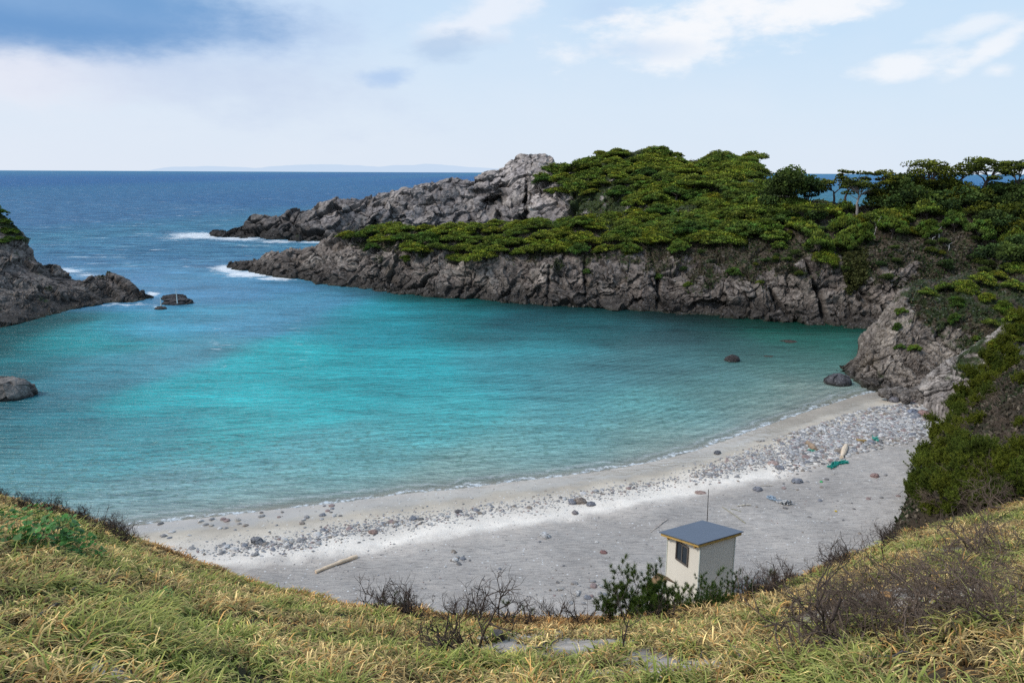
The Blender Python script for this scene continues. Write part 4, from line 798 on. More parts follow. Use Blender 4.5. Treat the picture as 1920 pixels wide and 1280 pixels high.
# ------------------------------------------------------------------ boulders and stones
def ico(sub):
    import bmesh
    bm = bmesh.new(); bmesh.ops.create_icosphere(bm, subdivisions=sub, radius=1); V = np.array([v.co[:] for v in bm.verts]); Fc = np.array([[v.index for v in f.verts] for f in bm.faces]); bm.free(); return V, Fc
ICO5, ICO3 = ico(6), ico(3)
def boulder(name, loc, s, seed, base, label, cat='rock', rz=0, m=None, flat=0., amp=1., wet=None):
    V, Fc = ICO5; V = V.copy(); q_ = V*1.0+seed*3.7
    f1, f2, i1, pl = worley_f(q_*1.7, seed)
    r = 1+amp*(.16*fbm(q_*1.1, 3, seed)+.16*pl+.14*(i1-.5)+.05*fbm(q_*5, 3, seed+2))
    V = V*r[:, None]*np.array(s); V[:, 2] = np.where(V[:, 2] > s[2]*.62, s[2]*.62+(V[:, 2]-s[2]*.62)*(1-flat), V[:, 2])
    c = np.array(base)*(.8+.5*ss(-.3, .4, fbm(q_*2.2, 3, seed+4)))[:, None]*(1-.5*(1-ss(0, .07, f2-f1)))[:, None]
    c = mixc(c, (.032, .03, .026), (1-ss(.05, .32, V[:, 2]+.1*fbm(q_*2, 2, 3)))*.9) if wet is None else c
    o = obj(name, mesh_np(name, V, Fc, c), m or M_ROCKN); o.location = loc; o.rotation_euler[2] = rz; return tag(o, label, cat)
def wz(px, py, z=0.): return at_z(px, py, z)
boulder('boulder', wz(8, 748)+[0, .6, 0], (1.75, 1.3, 1.55), 1, (.21, .185, .165), 'grey-brown boulder rising from the water at the left edge', 'boulder', rz=.2)
boulder('boulder', wz(-40, 752)+[0, .6, 0], (1.5, 1.2, 1.3), 5, (.25, .22, .20), 'paler boulder cut off by the left edge', 'boulder', rz=.2)
boulder('sea_rock', wz(330, 570)+[0, .5, -.1], (1.75, 1.4, .95), 2, (.05, .045, .045), 'black rock with a white marker post at the cove mouth', 'rock', flat=.5)
boulder('sea_rock', wz(318, 566)+[-.4, 2.2, -.1], (1.5, 1.3, .9), 7, (.04, .036, .036), 'black flat rock behind the rock with the marker post', 'rock', flat=.5)
boulder('sea_rock', wz(300, 580)+[0, .2, -.1], (.7, .6, .45), 3, (.07, .065, .06), 'small dark rock with a short white post left of the larger black rock', 'rock')
for px, py, hh_, lab in [(331, 575, 1.75, 'taller thin white marker post on the black rock'), (300.5, 580, 1.15, 'shorter white marker post on the small dark rock')]:
    p = wz(px, py)+[0, .3, .35]; mb = MB(); mb.tube([p, p+[0, 0, hh_*.6], p+[-.03, 0, hh_]], [.07, .05, .02], (.62, .66, .64), 8); tag(obj('marker_post', mb.mesh('marker_post'), M_PLAIN), lab, 'post')
boulder('boulder', wz(1374, 677)+[0, .2, -.1], (.68, .6, .62), 4, (.05, .042, .04), 'dark boulder alone in the green water of the cove', 'boulder')
boulder('boulder', wz(1576, 722)+[0, .5, .02], (1.02, .9, .78), 6, (.085, .08, .085), 'rounded dark boulder in the shallows beside the spur', 'boulder', amp=.6)
boulder('boulder', wz(1660, 737)+[0, 0, .05], (.5, .4, .25), 8, (.2, .18, .13), 'low wet brown rock at the foot of the spur', 'boulder')
boulder('submerged_rock', wz(1480, 640)+[0, 0, -.32], (1.1, .9, .42), 9, (.05, .04, .03), 'reddish rock just breaking the green water below the cliff', 'rock')
boulder('submerged_rock', wz(1440, 668)+[0, 0, -.33], (.9, .5, .4), 10, (.06, .05, .035), 'dark flat rock awash near the lone dark boulder', 'rock')
for px, py, sx, sz, lab in [(1665, 741, .5, .38, 'grey block wedged under the left foot of the spur'), (1690, 742, .6, .45, 'largest grey block under the spur foot'), (1715, 744, .5, .42, 'grey block at the right end of the spur foot'), (1738, 752, .6, .5, 'grey block beside the outcrop base'), (1703, 752, .4, .3, 'small grey block in front of the largest one')]:
    p, _ = hit(px, py); p = at_z(px, py, .8); boulder('boulder', p+[0, .3, .1], (sx, sx*.8, sz), int(px) % 50, (.20, .175, .155), lab, 'boulder', rz=px, wet=-9, amp=1.5)
for px, py, sx, sz, cb, lab in [(1088, 942, .30, .20, (.24, .20, .17), 'large brown boulder on the tideline above the hut'), (1074, 944, .2, .13, (.2, .2, .22), 'grey stone left of the large brown boulder'), (1108, 946, .22, .12, (.19, .19, .21), 'blue-grey stone right of the large brown boulder'), (1078, 962, .17, .10, (.22, .2, .2), 'grey stone below the brown boulder group'),
                                (1021, 1006, .24, .16, (.5, .49, .48), 'pale pointed stone alone on the grey sand'), (1132, 1036, .16, .07, (.22, .12, .11), 'dark red stone on the grey sand left of the hut'), (860, 960, .18, .1, (.14, .13, .13), 'dark stone on the white sand band'), (700, 998, .22, .08, (.28, .19, .16), 'reddish brown stone in the tideline scatter'), (482, 1016, .30, .18, (.17, .17, .18), 'largest grey stone at the left end of the tideline'), (1168, 1117, .2, .14, (.14, .14, .15), 'dark stone beside the pine bush below the hut'),
                                (1420, 918, .24, .13, (.22, .22, .24), 'grey angular stone on the grey sand right of the white band'), (1495, 904, .26, .16, (.22, .23, .26), 'blue-grey angular stone near the green net'), (1675, 752, .42, .28, (.17, .16, .17), 'dark grey stone at the top of the cobble bank'), (1712, 774, .42, .2, (.2, .22, .27), 'blue-grey slab high in the cobble bank'), (1732, 776, .4, .18, (.30, .19, .17), 'reddish slab near the outcrop'), (1640, 893, .22, .14, (.30, .2, .18), 'reddish stone on the grey sand near the right slope'), (1345, 850, .24, .14, (.12, .12, .13), 'dark stone on the wet sand at the water edge'), (1314, 924, .28, .06, (.34, .24, .2), 'flat reddish stone on the white sand above the hut'), (1450, 869, .34, .10, (.40, .29, .25), 'flat pink slab on the stone band'), (1462, 878, .26, .13, (.2, .2, .22), 'grey stone under the pink slab')]:
    p, _ = hit(px, py); boulder('stone', p+[0, 0, sz*.25], (sx, sx*.8, sz), random.randrange(90), cb, lab, 'stone', rz=random.uniform(0, 3), m=M_STONE, wet=-9)
STC = [((.25, .24, .235), 'grey'), ((.20, .205, .225), 'blue-grey'), ((.35, .34, .33), 'light grey'), ((.50, .48, .455), 'pale'), ((.155, .148, .145), 'dark grey'), ((.23, .195, .165), 'brown'), ((.27, .20, .185), 'reddish'), ((.36, .34, .31), 'sandy grey')]
SM = []
for k, (c0, nm) in enumerate(STC*2):
    V, Fc = ICO3; q_ = V+k*5.1; f1, f2, i1, pl = worley_f(q_*1.2, k+3); V = V*(1+.2*fbm(q_, 2, k)+.22*pl)[:, None]*np.array([1, RNG.uniform(.62, .9), RNG.uniform(.36, .6)])
    SM.append((V, Fc, np.array(c0)*(.85+.4*ss(-.3, .3, fbm(q_*2, 2, k+9)))[:, None], nm))
SMM = [mesh_np('stone', v, f, c) for v, f, c, _ in SM]
def stone(px, py, s, area, group):
    p, d = hit(px, py)
    if p is None or d > 75: return
    k = random.choice((0, 1, 2, 2, 3, 4, 5, 6, 7, 8, 9, 10, 11, 12, 13, 0)); o = obj('stone', SMM[k], M_STONE, loc=p+[0, 0, s*.12]); o.scale = (s, s, s*random.uniform(.7, 1.2)); o.rotation_euler = (random.uniform(-.2, .2), random.uniform(-.2, .2), random.uniform(0, 6.28))
    tag(o, '%s stone %s' % (SM[k][3], area), 'stone', '%s stones %s' % (SM[k][3], area))
def band_px(px, t):
    """pixel row at fraction t between the shoreline and the grey sand"""
    a = np.interp(px, [250, 400, 560, 660, 750, 860, 950, 1050, 1150, 1230, 1300, 1370, 1430, 1500, 1560, 1605, 1650, 1720], [985, 968, 950, 939, 926, 916, 904, 893, 879, 864, 846, 822, 800, 776, 757, 742, 733, 726])
    b_ = np.interp(px, [250, 340, 440, 560, 700, 800, 900, 1000, 1100, 1200, 1300, 1400, 1480, 1560, 1640, 1720, 1800], [1076, 1068, 1064, 1054, 1032, 1015, 1000, 985, 966, 950, 930, 908, 888, 862, 840, 822, 800])
    return a+(b_-a)*t
for i in range(118):
    px = random.choice((random.gauss(470, 60), random.gauss(560, 50), random.gauss(720, 70), random.gauss(900, 60), random.uniform(350, 1250), random.gauss(1150, 60)))
    t = random.gauss(.56, .06)+(.1 if px < 600 else 0)-(.05 if px > 900 else 0); stone(px, band_px(px, t), random.choice((.08, .10, .13, .17))*random.uniform(.8, 1.2), 'in the tideline scatter on the left beach', 0)
for i in range(34): px = random.uniform(290, 640); stone(px, band_px(px, random.uniform(.02, .34)), random.uniform(.08, .17), 'on the wet sand near the water', 0)
for i in range(100):
    u = random.random()**.75; px = 1330+u*410; t = random.uniform(.35, .95) if px > 1480 else random.gauss(.55, .12); stone(px, band_px(px, t)+random.gauss(0, 3), random.uniform(.12, .29)*(1.0 if px > 1500 else .7), 'in the cobble bank below the spur', 0)
for i in range(36): stone(*random.choice(((random.gauss(860, 14), random.gauss(1045, 8)), (random.gauss(1075, 30), random.gauss(1095, 9)), (random.gauss(1110, 30), random.gauss(1110, 10)))), random.uniform(.06, .15), 'on the grey sand below the hut', 0)
for i in range(36): stone(random.uniform(480, 1650), random.uniform(930, 1130), random.uniform(.04, .10), 'scattered on the open grey sand', 0)
for i in range(24): stone(random.uniform(1420, 1690), random.uniform(880, 960), random.uniform(.06, .13), 'scattered on the sand near the right slope', 0)
# the mass of small pebbles
mb = MB(); lo = ico(1); cnt = 0
def peb(px, py, s):
    h_ = BEACH_T.ray_cast(Vector((0, 0, H)), Vector(ray(px, py)).normalized())
    if h_[0] is None: return
    p = np.array(h_[0]); c0 = np.array(STC[random.choice((0, 0, 1, 2, 2, 2, 3, 3, 4, 5, 6, 7, 7))][0])*random.uniform(.95, 1.35)
    a = random.uniform(0, 6.28); V = lo[0]*(1+RNG.uniform(-.22, .22, (len(lo[0]), 1)))*np.array([s, s*random.uniform(.6, .9), s*random.uniform(.35, .6)])
    V = np.column_stack([V[:, 0]*math.cos(a)-V[:, 1]*math.sin(a), V[:, 0]*math.sin(a)+V[:, 1]*math.cos(a), V[:, 2]]); mb.add(V+p+[0, 0, s*.15], lo[1], c0)
for i in range(7500):
    u = random.random()**.62; px = 1290+u*470; t = np.clip(random.gauss(.62, .18), .30, 1.02) if px > 1450 else random.gauss(.55, .10); peb(px, band_px(px, t)+random.gauss(0, 1.5), random.uniform(.05, .17)*(1 if px > 1480 else .6))
for i in range(2600):
    px = random.choice((random.gauss(500, 70), random.gauss(620, 60), random.gauss(750, 60), random.gauss(950, 90), random.uniform(300, 1300), random.gauss(1180, 80))); peb(px, band_px(px, random.gauss(.54, .09)+(.1 if px < 600 else 0)), random.uniform(.025, .075))
for i in range(1200): peb(random.uniform(480, 1690), random.uniform(900, 1160), random.uniform(.015, .045))
tag(obj('pebbles', mb.mesh('pebbles'), M_STONE), 'masses of small grey and white pebbles along the beach', 'pebbles', kind='stuff')

# ------------------------------------------------------------------ driftwood and litter
def log_(px0, py0, px1, py1, r, c, label, cat='driftwood', name='driftwood', lift=0.0, bend=.03):
    a, _ = hit(px0, py0); b_, _ = hit(px1, py1); mb = MB(); t = np.linspace(0, 1, 9)[:, None]; P_ = a*(1-t)+b_*t+[0, 0, r*.7+lift]; P_ += RNG.normal(0, bend*r, P_.shape); P_[:, 2] += np.sin(t[:, 0]*3.14)*bend
    mb.tube(P_, r*(1+.15*RNG.normal(size=9))*np.linspace(.8, 1.1, 9), c, 10); return tag(obj(name, mb.mesh(name), M_WOOD), label, cat)
log_(592, 1074, 669, 1045, .08, (.78, .60, .42), 'long pale driftwood log lying on the grey sand')
log_(1578, 860, 1586, 838, .13, (.75, .60, .44), 'short pale driftwood log standing out in the cobble bank')
log_(1514, 832, 1528, 846, .14, (.34, .24, .16), 'brown broken log with green net under its end')
log_(1220, 998, 1252, 973, .02, (.55, .47, .40), 'thin pale bamboo stick left of the hut', 'stick', 'bamboo_stick')
log_(1354, 950, 1398, 981, .015, (.30, .28, .18), 'thin olive stick on the sand right of the hut pole', 'stick', 'bamboo_stick')
log_(1370, 954, 1390, 959, .012, (.30, .28, .18), 'short thin stick crossing the olive stick', 'stick', 'bamboo_stick')
log_(1425, 911, 1450, 911, .02, (.5, .45, .38), 'thin pale stick lying level on the white sand', 'stick', 'bamboo_stick')
log_(1382, 949, 1408, 947, .035, (.55, .5, .42), 'pale flat stick on the sand beyond the hut', 'stick')
def heap(pts, col, label, name, cat, r=.09, n=26, th=.02):
    mb = MB(); P_ = np.array([hit(*p)[0] for p in pts])
    for k in range(n):
        t = np.sort(RNG.uniform(0, 1, 7)); x_ = np.stack([np.interp(t, np.linspace(0, 1, len(P_)), P_[:, j]) for j in range(3)], 1); x_ += RNG.normal(0, r, x_.shape); x_[:, 2] = np.abs(x_[:, 2]-P_[:, 2].mean())*.8+P_[:, 2].mean()+.02
        mb.tube(x_, th, np.array(col)*random.uniform(.6, 1.3), 4)
    tag(obj(name, mb.mesh(name), M_PLAIN), label, cat)
heap([(1556, 878), (1568, 870), (1590, 867)], (.02, .30, .24), 'teal fishing net bundle lying on the sand', 'fishing_net', 'net')
heap([(1518, 846), (1528, 848)], (.06, .38, .28), 'small green net scrap under the brown log', 'fishing_net', 'net', .07, 16)
heap([(1605, 826), (1618, 830), (1626, 828)], (.45, .30, .10), 'orange and yellow rope tangle among the cobbles', 'rope', 'rope', .08, 16)
heap([(1636, 824), (1646, 826)], (.08, .40, .32), 'pale green rope scrap right of the orange tangle', 'rope', 'rope', .09, 14)
heap([(1442, 934), (1454, 940)], (.35, .45, .55), 'crumpled pale blue plastic sheet on the sand', 'plastic_sheet', 'litter', .09, 9, .018)
heap([(1465, 944), (1480, 945)], (.42, .42, .42), 'small heap of white and grey rubble beside the blue plastic', 'rubble', 'rubble', .10, 10, .035)
heap([(1567, 959), (1568, 959)], (.75, .55, .06), 'tiny yellow scrap on the sand', 'litter', 'litter', .02, 5)
heap([(1538, 903), (1541, 904)], (.05, .45, .15), 'tiny green scrap on the sand', 'litter', 'litter', .03, 5)

# ------------------------------------------------------------------ hut
ZT = 4.25; cf = at_z(1313.5, 1023, ZT); cl = at_z(1252.5, 1004, ZT); crr = at_z(1378.8, 1004, ZT)
vl = (cl-cf)[:2]; vr = (crr-cf)[:2]; al = math.atan2(vl[1], vl[0]); ar = math.atan2(vr[1], vr[0])
print('HUT', cf, np.linalg.norm(vl), np.linalg.norm(vr), math.degrees(al-ar))
al = ar+math.pi/2; eL = np.array([math.cos(al), math.sin(al), 0]); eR = np.array([math.cos(ar), math.sin(ar), 0]); eZ = np.array([0, 0, 1.]); RR = np.linalg.norm(vr)
def on_left(px, py, c_):
    d_ = ray(px, py); t_ = ((c_-np.array([0, 0, H])) @ eR)/(d_ @ eR); return np.array([0, 0, H])+d_*t_
cl = on_left(1252.5, 1004, cf); LL = (cl-cf) @ eL; PZ = (cl[2]-ZT)/LL; print('HUT2', LL, RR, PZ)
eP = eL+eZ*PZ
gz = min(ground_at(cf[0], cf[1], [BEACH_T]), ground_at(*(cf+eL*LL+eR*RR)[:2], [BEACH_T])); base_z = gz-.1
hut = empty('hut', (cf[0], cf[1], gz), 'small white hut with blue-grey roof standing on the grey sand', 'hut')
def loc_obj(name, mb, m, parent, root, smooth=False):
    o = obj(name, mb.mesh(name, smooth), m); o.parent = parent; o.matrix_parent_inverse = Matrix.Translation(-Vector(root)) if parent.type == 'EMPTY' else Matrix(); return o
hr = (cf[0], cf[1], gz); C0 = np.array([cf[0], cf[1], base_z]); hz = (ZT-base_z)*eZ
mb = MB(); A4 = [C0, C0+eR*RR, C0+eR*RR+eL*LL, C0+eL*LL]; mb.add(A4+[A4[0]+hz, A4[1]+hz, A4[2]+hz+eZ*PZ*LL, A4[3]+hz+eZ*PZ*LL], [[0, 3, 2, 1], [4, 5, 6, 7], [0, 1, 5, 4], [1, 2, 6, 5], [2, 3, 7, 6], [3, 0, 4, 7]], (.80, .735, .62)); wl = loc_obj('wall', mb, M_PLAIN, hut, hr)
mb = MB()
for dL, dR in ((0, 0), (LL, 0), (0, RR), (LL, RR)): mb.box(C0+eL*(dL-.018)+eR*(dR-.018), eR*.036, eL*.036, hz+eZ*PZ*dL*.95, (.60, .62, .55))
loc_obj('corner_trim', mb, M_PLAIN, hut, hr)
# roof corners from the eaves, gently pitched
ov = .20; T0 = cf-eP*ov*.6-eR*ov*1.0; A_, B_ = eR*(RR+2*ov), eP*(LL+1.6*ov); slopeR = np.array([0, 0, .02])
mb = MB(); th = .115
mb.box(T0+eR*.02+eL*.02, A_*.975, eL*.035, eZ*th, (.58, .37, .11)); mb.box(T0+eL*.057+eR*.02, eR*.035, B_*.95, eZ*th, (.56, .36, .11))
mb.box(T0+B_-eL*.055+eR*.057, A_*.94, eL*.035, eZ*th, (.56, .36, .11)); mb.box(T0+A_-eR*.055+eL*.057, eR*.035, B_*.93, eZ*th, (.56, .36, .11)); fas = loc_obj('fascia', mb, M_WOOD, hut, hr)
mb = MB(); mb.box(T0-eL*.02-eR*.02+eZ*(th+.003), A_+eR*.04, B_+eL*.04, eZ*.028, (.125, .150, .190)); mb.box(T0+eR*.06+eL*.1+eZ*.05, A_*.93, B_*.9, eZ*.03, (.4, .3, .15)); rf = loc_obj('roof', mb, M_METAL, hut, hr)
for k in (.10, LL-.18):
    mb = MB(); mb.box(cf*[1, 1, 0]+eZ*(ZT-.075+PZ*k)-eR*(ov-.06)+eL*k, eR*(RR+2*ov-.12), eL*.075, eZ*.075, (.42, .25, .08)); loc_obj('rafter', mb, M_WOOD, hut, hr)
# sliding window on the left face
wa, wb = on_left(1292.6, 1024.5, cf), on_left(1267.5, 1050, cf); u0, u1 = (wa-cf) @ eL, (wb-cf) @ eL; z1 = on_left(1280, 1018, cf)[2]; z0 = on_left(1280, 1055, cf)[2]; print('WIN', u0, u1, z0, z1); nO = -eR; Wc = cf*[1, 1, 0]
mb = MB(); fr_ = .045
for (a_u, b_u, a_z, b_z) in ((u0, u1, z0, z0+fr_), (u0, u1, z1-fr_, z1), (u0, u0+fr_, z0+fr_, z1-fr_), (u1-fr_, u1, z0+fr_, z1-fr_)): mb.box(Wc+eL*a_u+eZ*a_z+nO*.05, eL*(b_u-a_u), -nO*.06, eZ*(b_z-a_z), (.13, .11, .095))
wn_ = loc_obj('window', mb, M_METAL, hut, hr)
mb = MB(); um = (u0+u1)/2; mb.box(Wc+eL*(um-.016)+eZ*(z0+fr_)+nO*.04, eL*.032, -nO*.03, eZ*(z1-z0-2*fr_), (.16, .14, .12)); loc_obj('mullion', mb, M_METAL, wn_, hr)
for a_u, b_u, dz in ((u0+fr_, um-.016, .02), (um+.016, u1-fr_, .012)):
    mb = MB(); mb.box(Wc+eL*a_u+eZ*(z0+fr_)+nO*dz, eL*(b_u-a_u), -nO*.008, eZ*(z1-z0-2*fr_), (.02, .025, .03)); loc_obj('pane', mb, M_GLASS, wn_, hr)
# pole behind the hut
pb = at_z(1327, 972, 3.0); pt = at_y(1328.5, 917, pb[1]); g_ = ground_at(pb[0], pb[1], [BEACH_T]); mb = MB(); mb.tube([(pb[0], pb[1], g_-.2), (pb[0]-.01, pb[1], (g_+pt[2])/2), (pt[0], pt[1], pt[2])], [.02, .018, .012], (.07, .06, .055), 6); tag(obj('pole', mb.mesh('pole'), M_METAL), 'thin dark pole standing in the sand behind the hut', 'pole')
# wooden trestle in front of the hut
tp = at_y(1247, 1089, cf[1]-.35); tg = ground_at(tp[0], tp[1], [BEACH_T, SLOPE_T]); tr_e = empty('trestle', (tp[0], tp[1], tg), 'brown wooden trestle half hidden by the pine bush at the hut corner', 'trestle'); tr0 = (tp[0], tp[1], tg)
dr = eL*.5; mb = MB(); mb.box(tp-eL*.03, dr, eR*.05, eZ*.05, (.24, .15, .07)); loc_obj('ridge_beam', mb, M_WOOD, tr_e, tr0)
for s1, nmn in ((-1, 'side_board'), (1, 'side_board')):
    mb = MB(); a_ = tp+eZ*.045; dn = eR*s1*.40-eZ*.25; mb.box(a_+eR*(.03*s1), dn, eL*.42, np.cross(dn, eL)/np.linalg.norm(dn)*.03, (.24, .15, .075)); loc_obj(nmn, mb, M_WOOD, tr_e, tr0)
for s1 in (-1, 1):
    for dl in (0, .45):
        mb = MB(); a_ = tp+eL*dl; e_2 = np.array([tp[0], tp[1], tg-.1])+eL*dl+eR*s1*.42; mb.tube([a_, e_2], [.025, .025], (.28, .18, .09), 4); loc_obj('leg', mb, M_WOOD, tr_e, tr0)

# ------------------------------------------------------------------ things on the near slope
def sl(px, py):
    h_ = SLOPE_T.ray_cast(Vector((0, 0, H)), Vector(ray(px, py)).normalized()); return np.array(h_[0]) if h_[0] is not None else None
p = sl(1618, 1017); mb = MB(); mb.tube([p-[0, 0, .2], p+[.03, 0, .42], p+[.04, 0, .43]], [.035, .034, .03], (.12, .085, .06), 8); post_o = tag(obj('fence_post', mb.mesh('fence_post'), M_BARK), 'weathered brown post at the edge of the right slope', 'post')
a, _ = hit(1692, 930); b_ = sl(1455, 1098); t = np.linspace(0, 1, 30)[:, None]
if b_ is not None:
    b_ = at_y(1462, 1080, b_[1]+1.5); P_ = (a+[0, 0, .3])*(1-t)+b_*t; P_[:, 2] -= (t*(1-t))[:, 0]*1.2; mb = MB(); mb.tube(P_, .012, (.16, .16, .17), 4); tag(obj('cable', mb.mesh('cable'), M_METAL), 'thin cable running from the right slope down toward the hut', 'cable')
for px, py, r_, hgt, lab, cc in [(931, 1200, .075, .13, 'dark weathered stump in the bare sand patch', (.06, .045, .04)), (1657, 1130, .065, .12, 'freshly cut stump with an orange top in the twig thicket', (.12, .09, .07))]:
    p = sl(px, py); th_ = np.arange(14)*2*np.pi/14; mb = MB(); k_ = 1+.12*np.sin(th_*3)+.06*np.sin(th_*5+1)
    rings = [(hz_, r_*s_) for hz_, s_ in ((-.1, 1.5), (0, 1.25), (.04, 1.05), (hgt, 1.), (hgt+.004, .9))]; V = np.concatenate([np.column_stack([p[0]+np.cos(th_)*rr_*k_, p[1]+np.sin(th_)*rr_*k_-.3*hz_, np.full(14, p[2]+hz_)]) for hz_, rr_ in rings]+[[[p[0], p[1]-.3*hgt, p[2]+hgt]]])
    fq = [[i*14+j, i*14+(j+1) % 14, (i+1)*14+(j+1) % 14, (i+1)*14+j] for i in range(4) for j in range(14)]; mb.add(V, fq, cc); tb_ = mb.mesh('stump'); tb_2 = MB(); tb_2.add(np.concatenate([V[56:70]+[0, 0, .002], V[70:]+[0, 0, .004]]), [[j, (j+1) % 14, 14] for j in range(14)], (.42, .22, .08) if 'orange' in lab else (.10, .085, .075))
    e = empty('stump', (0, 0, 0), lab, 'stump'); obj('bark', tb_, M_BARK, e); obj('cut_face', tb_2.mesh('cut_face'), M_WOOD, e)
def grow(mb, p, d, L, r, lev, c, rr, curl=.35, up=.25, tips=None):
    n = 5; pts = [p]; d = d/np.linalg.norm(d)
    for i in range(n):
        d = d+rr.normal(0, curl*.45, 3)+np.array([0, 0, up*.3]); d = d/np.linalg.norm(d); pts.append(pts[-1]+d*L/n)
    mb.tube(pts, np.linspace(r, r*.45, n+1), c, 4 if r < .012 else 5, cap=False)
    if tips is not None and lev == 0: tips.append((pts[-1], d))
    if lev > 0:
        for k in range(rr.integers(2, 4)+(lev > 1)):
            i = rr.integers(1, n+1); s = rr.normal(0, 1, 3); s -= (s @ d)*d; s /= np.linalg.norm(s)
            grow(mb, pts[i], d*.55+s*rr.uniform(.45, .9), L*rr.uniform(.5, .8), r*.55, lev-1, c, rr, curl, up, tips)
def bare(seed, h, stems=4, lev=3, spread=.6, r=.014, c=(.070, .052, .042), curl=.35, up=.25):
    rr = np.random.default_rng(seed); mb = MB()
    for k in range(stems):
        a = rr.uniform(0, 6.28); grow(mb, np.array([rr.normal(0, .05), rr.normal(0, .05), -.08]), np.array([math.cos(a)*spread, math.sin(a)*spread, 1.]), h*rr.uniform(.4, .55), r, lev, np.array(c)*rr.uniform(.7, 1.4), rr, curl, up)
    return mb.mesh('bare_shrub')
BS = [bare(k, .75, 4, 3) for k in range(4)]; BW = [bare(20+k, 1.0, 4, 3, 1.3, .0125, (.125, .092, .07), .6, .05) for k in range(4)]; BT = [bare(40+k, 1.0, 1, 3, .25, .013, (.06, .045, .04), .45, .3) for k in range(3)]
def shrub(me, px, py, s, lab, grp=None, rz=None, name='bare_shrub', cat='shrub', m=None):
    p = sl(px, py)
    if p is None: p, _ = hit(px, py)
    o = obj(name, me, m or M_BARK, loc=p); o.scale = (s,)*3; o.rotation_euler[2] = random.uniform(0, 6.28) if rz is None else rz; return tag(o, lab, cat, grp)
for px, py, s, me, lab in [(870, 1236, 1.35, BS[0], 'upright leafless shrub in the bare sand patch at the centre'), (830, 1215, 1.0, BS[1], 'smaller leafless shrub left of the central one'), (1160, 1225, .9, BT[0], 'thin dark stem between the two bare sand patches'), (1545, 1225, 1.75, BT[1], 'tall dark curving branch rising over the beach'), (1500, 1240, 1.2, BW[0], 'dark spreading leafless shrub at lower right'), (1660, 1060, .7, BT[2], 'slender dark shrub above the brown post'), (1480, 1120, .45, BT[0], 'short forked twig at the slope edge beside the hut bush'), (1385, 1272, .3, BT[2], 'short dark stub at the bottom of the picture'), (470, 1085, .35, BS[2], 'little leafless shrub at the left slope edge'), (400, 1052, .25, BT[1], 'tiny forked twig above the left slope edge'), (120, 1095, .5, BT[2], 'thin dark stem on the left grassy slope'), (1250, 1165, .8, BS[3], 'leafless shrub in front of the pine bush by the hut'), (1120, 1150, .75, BS[2], 'leafless shrub on the slope edge left of the hut bush'), (1020, 1160, .8, BS[1], 'leafless shrub behind the weathered stump')]:
    shrub(me, px, py, s, lab)
for i in range(16): px = random.uniform(690, 1130); shrub(BS[i % 4], px, np.interp(px, E_px, E_py)+random.uniform(1, 10), random.uniform(.6, 1.15), 'small leafless shrub in the row along the slope edge', 'leafless shrubs along the slope edge')
for i in range(42):
    px = random.uniform(1530, 1925); py = random.uniform(np.interp(px, [1540, 1700, 1920], [1120, 1050, 990]), np.interp(px, [1540, 1700, 1920], [1215, 1215, 1170])); shrub(BW[i % 4], px, py, random.uniform(.6, 1.15), 'tangled leafless shrub in the twig thicket at lower right', 'leafless shrubs of the right thicket')
for i in range(40):
    px = random.uniform(-20, 250); shrub(BS[i % 4], px, np.interp(px, E_px, E_py)+random.uniform(1, 16), random.uniform(.4, .75), 'low dark heathy shrub on the left slope crest', 'dark shrubs on the left slope crest')
for i in range(26):
    px = random.uniform(1400, 1720); shrub(BS[i % 4], px, np.interp(px, E_px, E_py)+random.uniform(1, 14), random.uniform(.5, 1.0), 'leafless twig shrub on the crest right of the hut', 'twig shrubs on the crest right of the hut')
for px0, py0, px1, py1, r_, lab in [(740, 1250, 800, 1275, .012, 'grey-green fallen branch at the bottom centre'), (800, 1240, 845, 1262, .012, 'dark fallen branch in the sand left of centre'), (70, 1175, 230, 1080, .010, 'long dark fallen branch on the left slope'), (270, 1075, 380, 1120, .012, 'grey fallen branch curving through the left grass'), (1360, 1215, 1450, 1262, .012, 'dark root across the right sand patch'), (1240, 1270, 1330, 1235, .009, 'thin fallen twig on the bottom sand patch'), (1600, 1262, 1700, 1240, .014, 'dark fallen branch below the twig thicket'), (1000, 1225, 1060, 1200, .010, 'thin root in the central sand patch')]:
    a, b_ = sl(px0, py0), sl(px1, py1); t = np.linspace(0, 1, 12)[:, None]; P_ = a*(1-t)+b_*t; P_ += RNG.normal(0, .02, P_.shape); g2 = ground_z(P_); P_[:, 2] = g2+.04+.03*np.abs(RNG.normal(size=12)); mb = MB(); mb.tube(P_, np.linspace(r_, r_*.5, 12), (.12, .105, .095), 5)
    tag(obj('fallen_branch', mb.mesh('fallen_branch'), M_BARK), lab, 'branch')
# pine saplings
def sapling(seed, h, lev=2, stems=3, nl=.085, nn=80, c0=(.034, .062, .014), c1=(.12, .18, .03), wd=.0026, spread=.7, bark=(.11, .08, .065), brown=0., extra=2):
    rr = np.random.default_rng(seed); tr = MB(); cr = MB(); tips = []
    for k in range(stems):
        a = rr.uniform(0, 6.28); grow(tr, np.array([0, 0, -.1]), np.array([math.cos(a)*spread, math.sin(a)*spread, 1.]), h*rr.uniform(.45, .62), .012, lev, bark, rr, .22, .5, tips)
    for p_, d_ in tips:
        b = rr.uniform() < brown
        for q_ in range(extra):
            dd = np.asarray(d_)+rr.normal(0, .25+.25*(q_ > 0), 3)+[0, 0, .25]; needles(cr, np.asarray(p_)-np.asarray(d_)*nl*1.1*q_, dd, nl, nn, wd, (.14, .06, .03) if b else c0, (.22, .09, .05) if b else c1)
    return cr.mesh('foliage'), tr.mesh('stem')
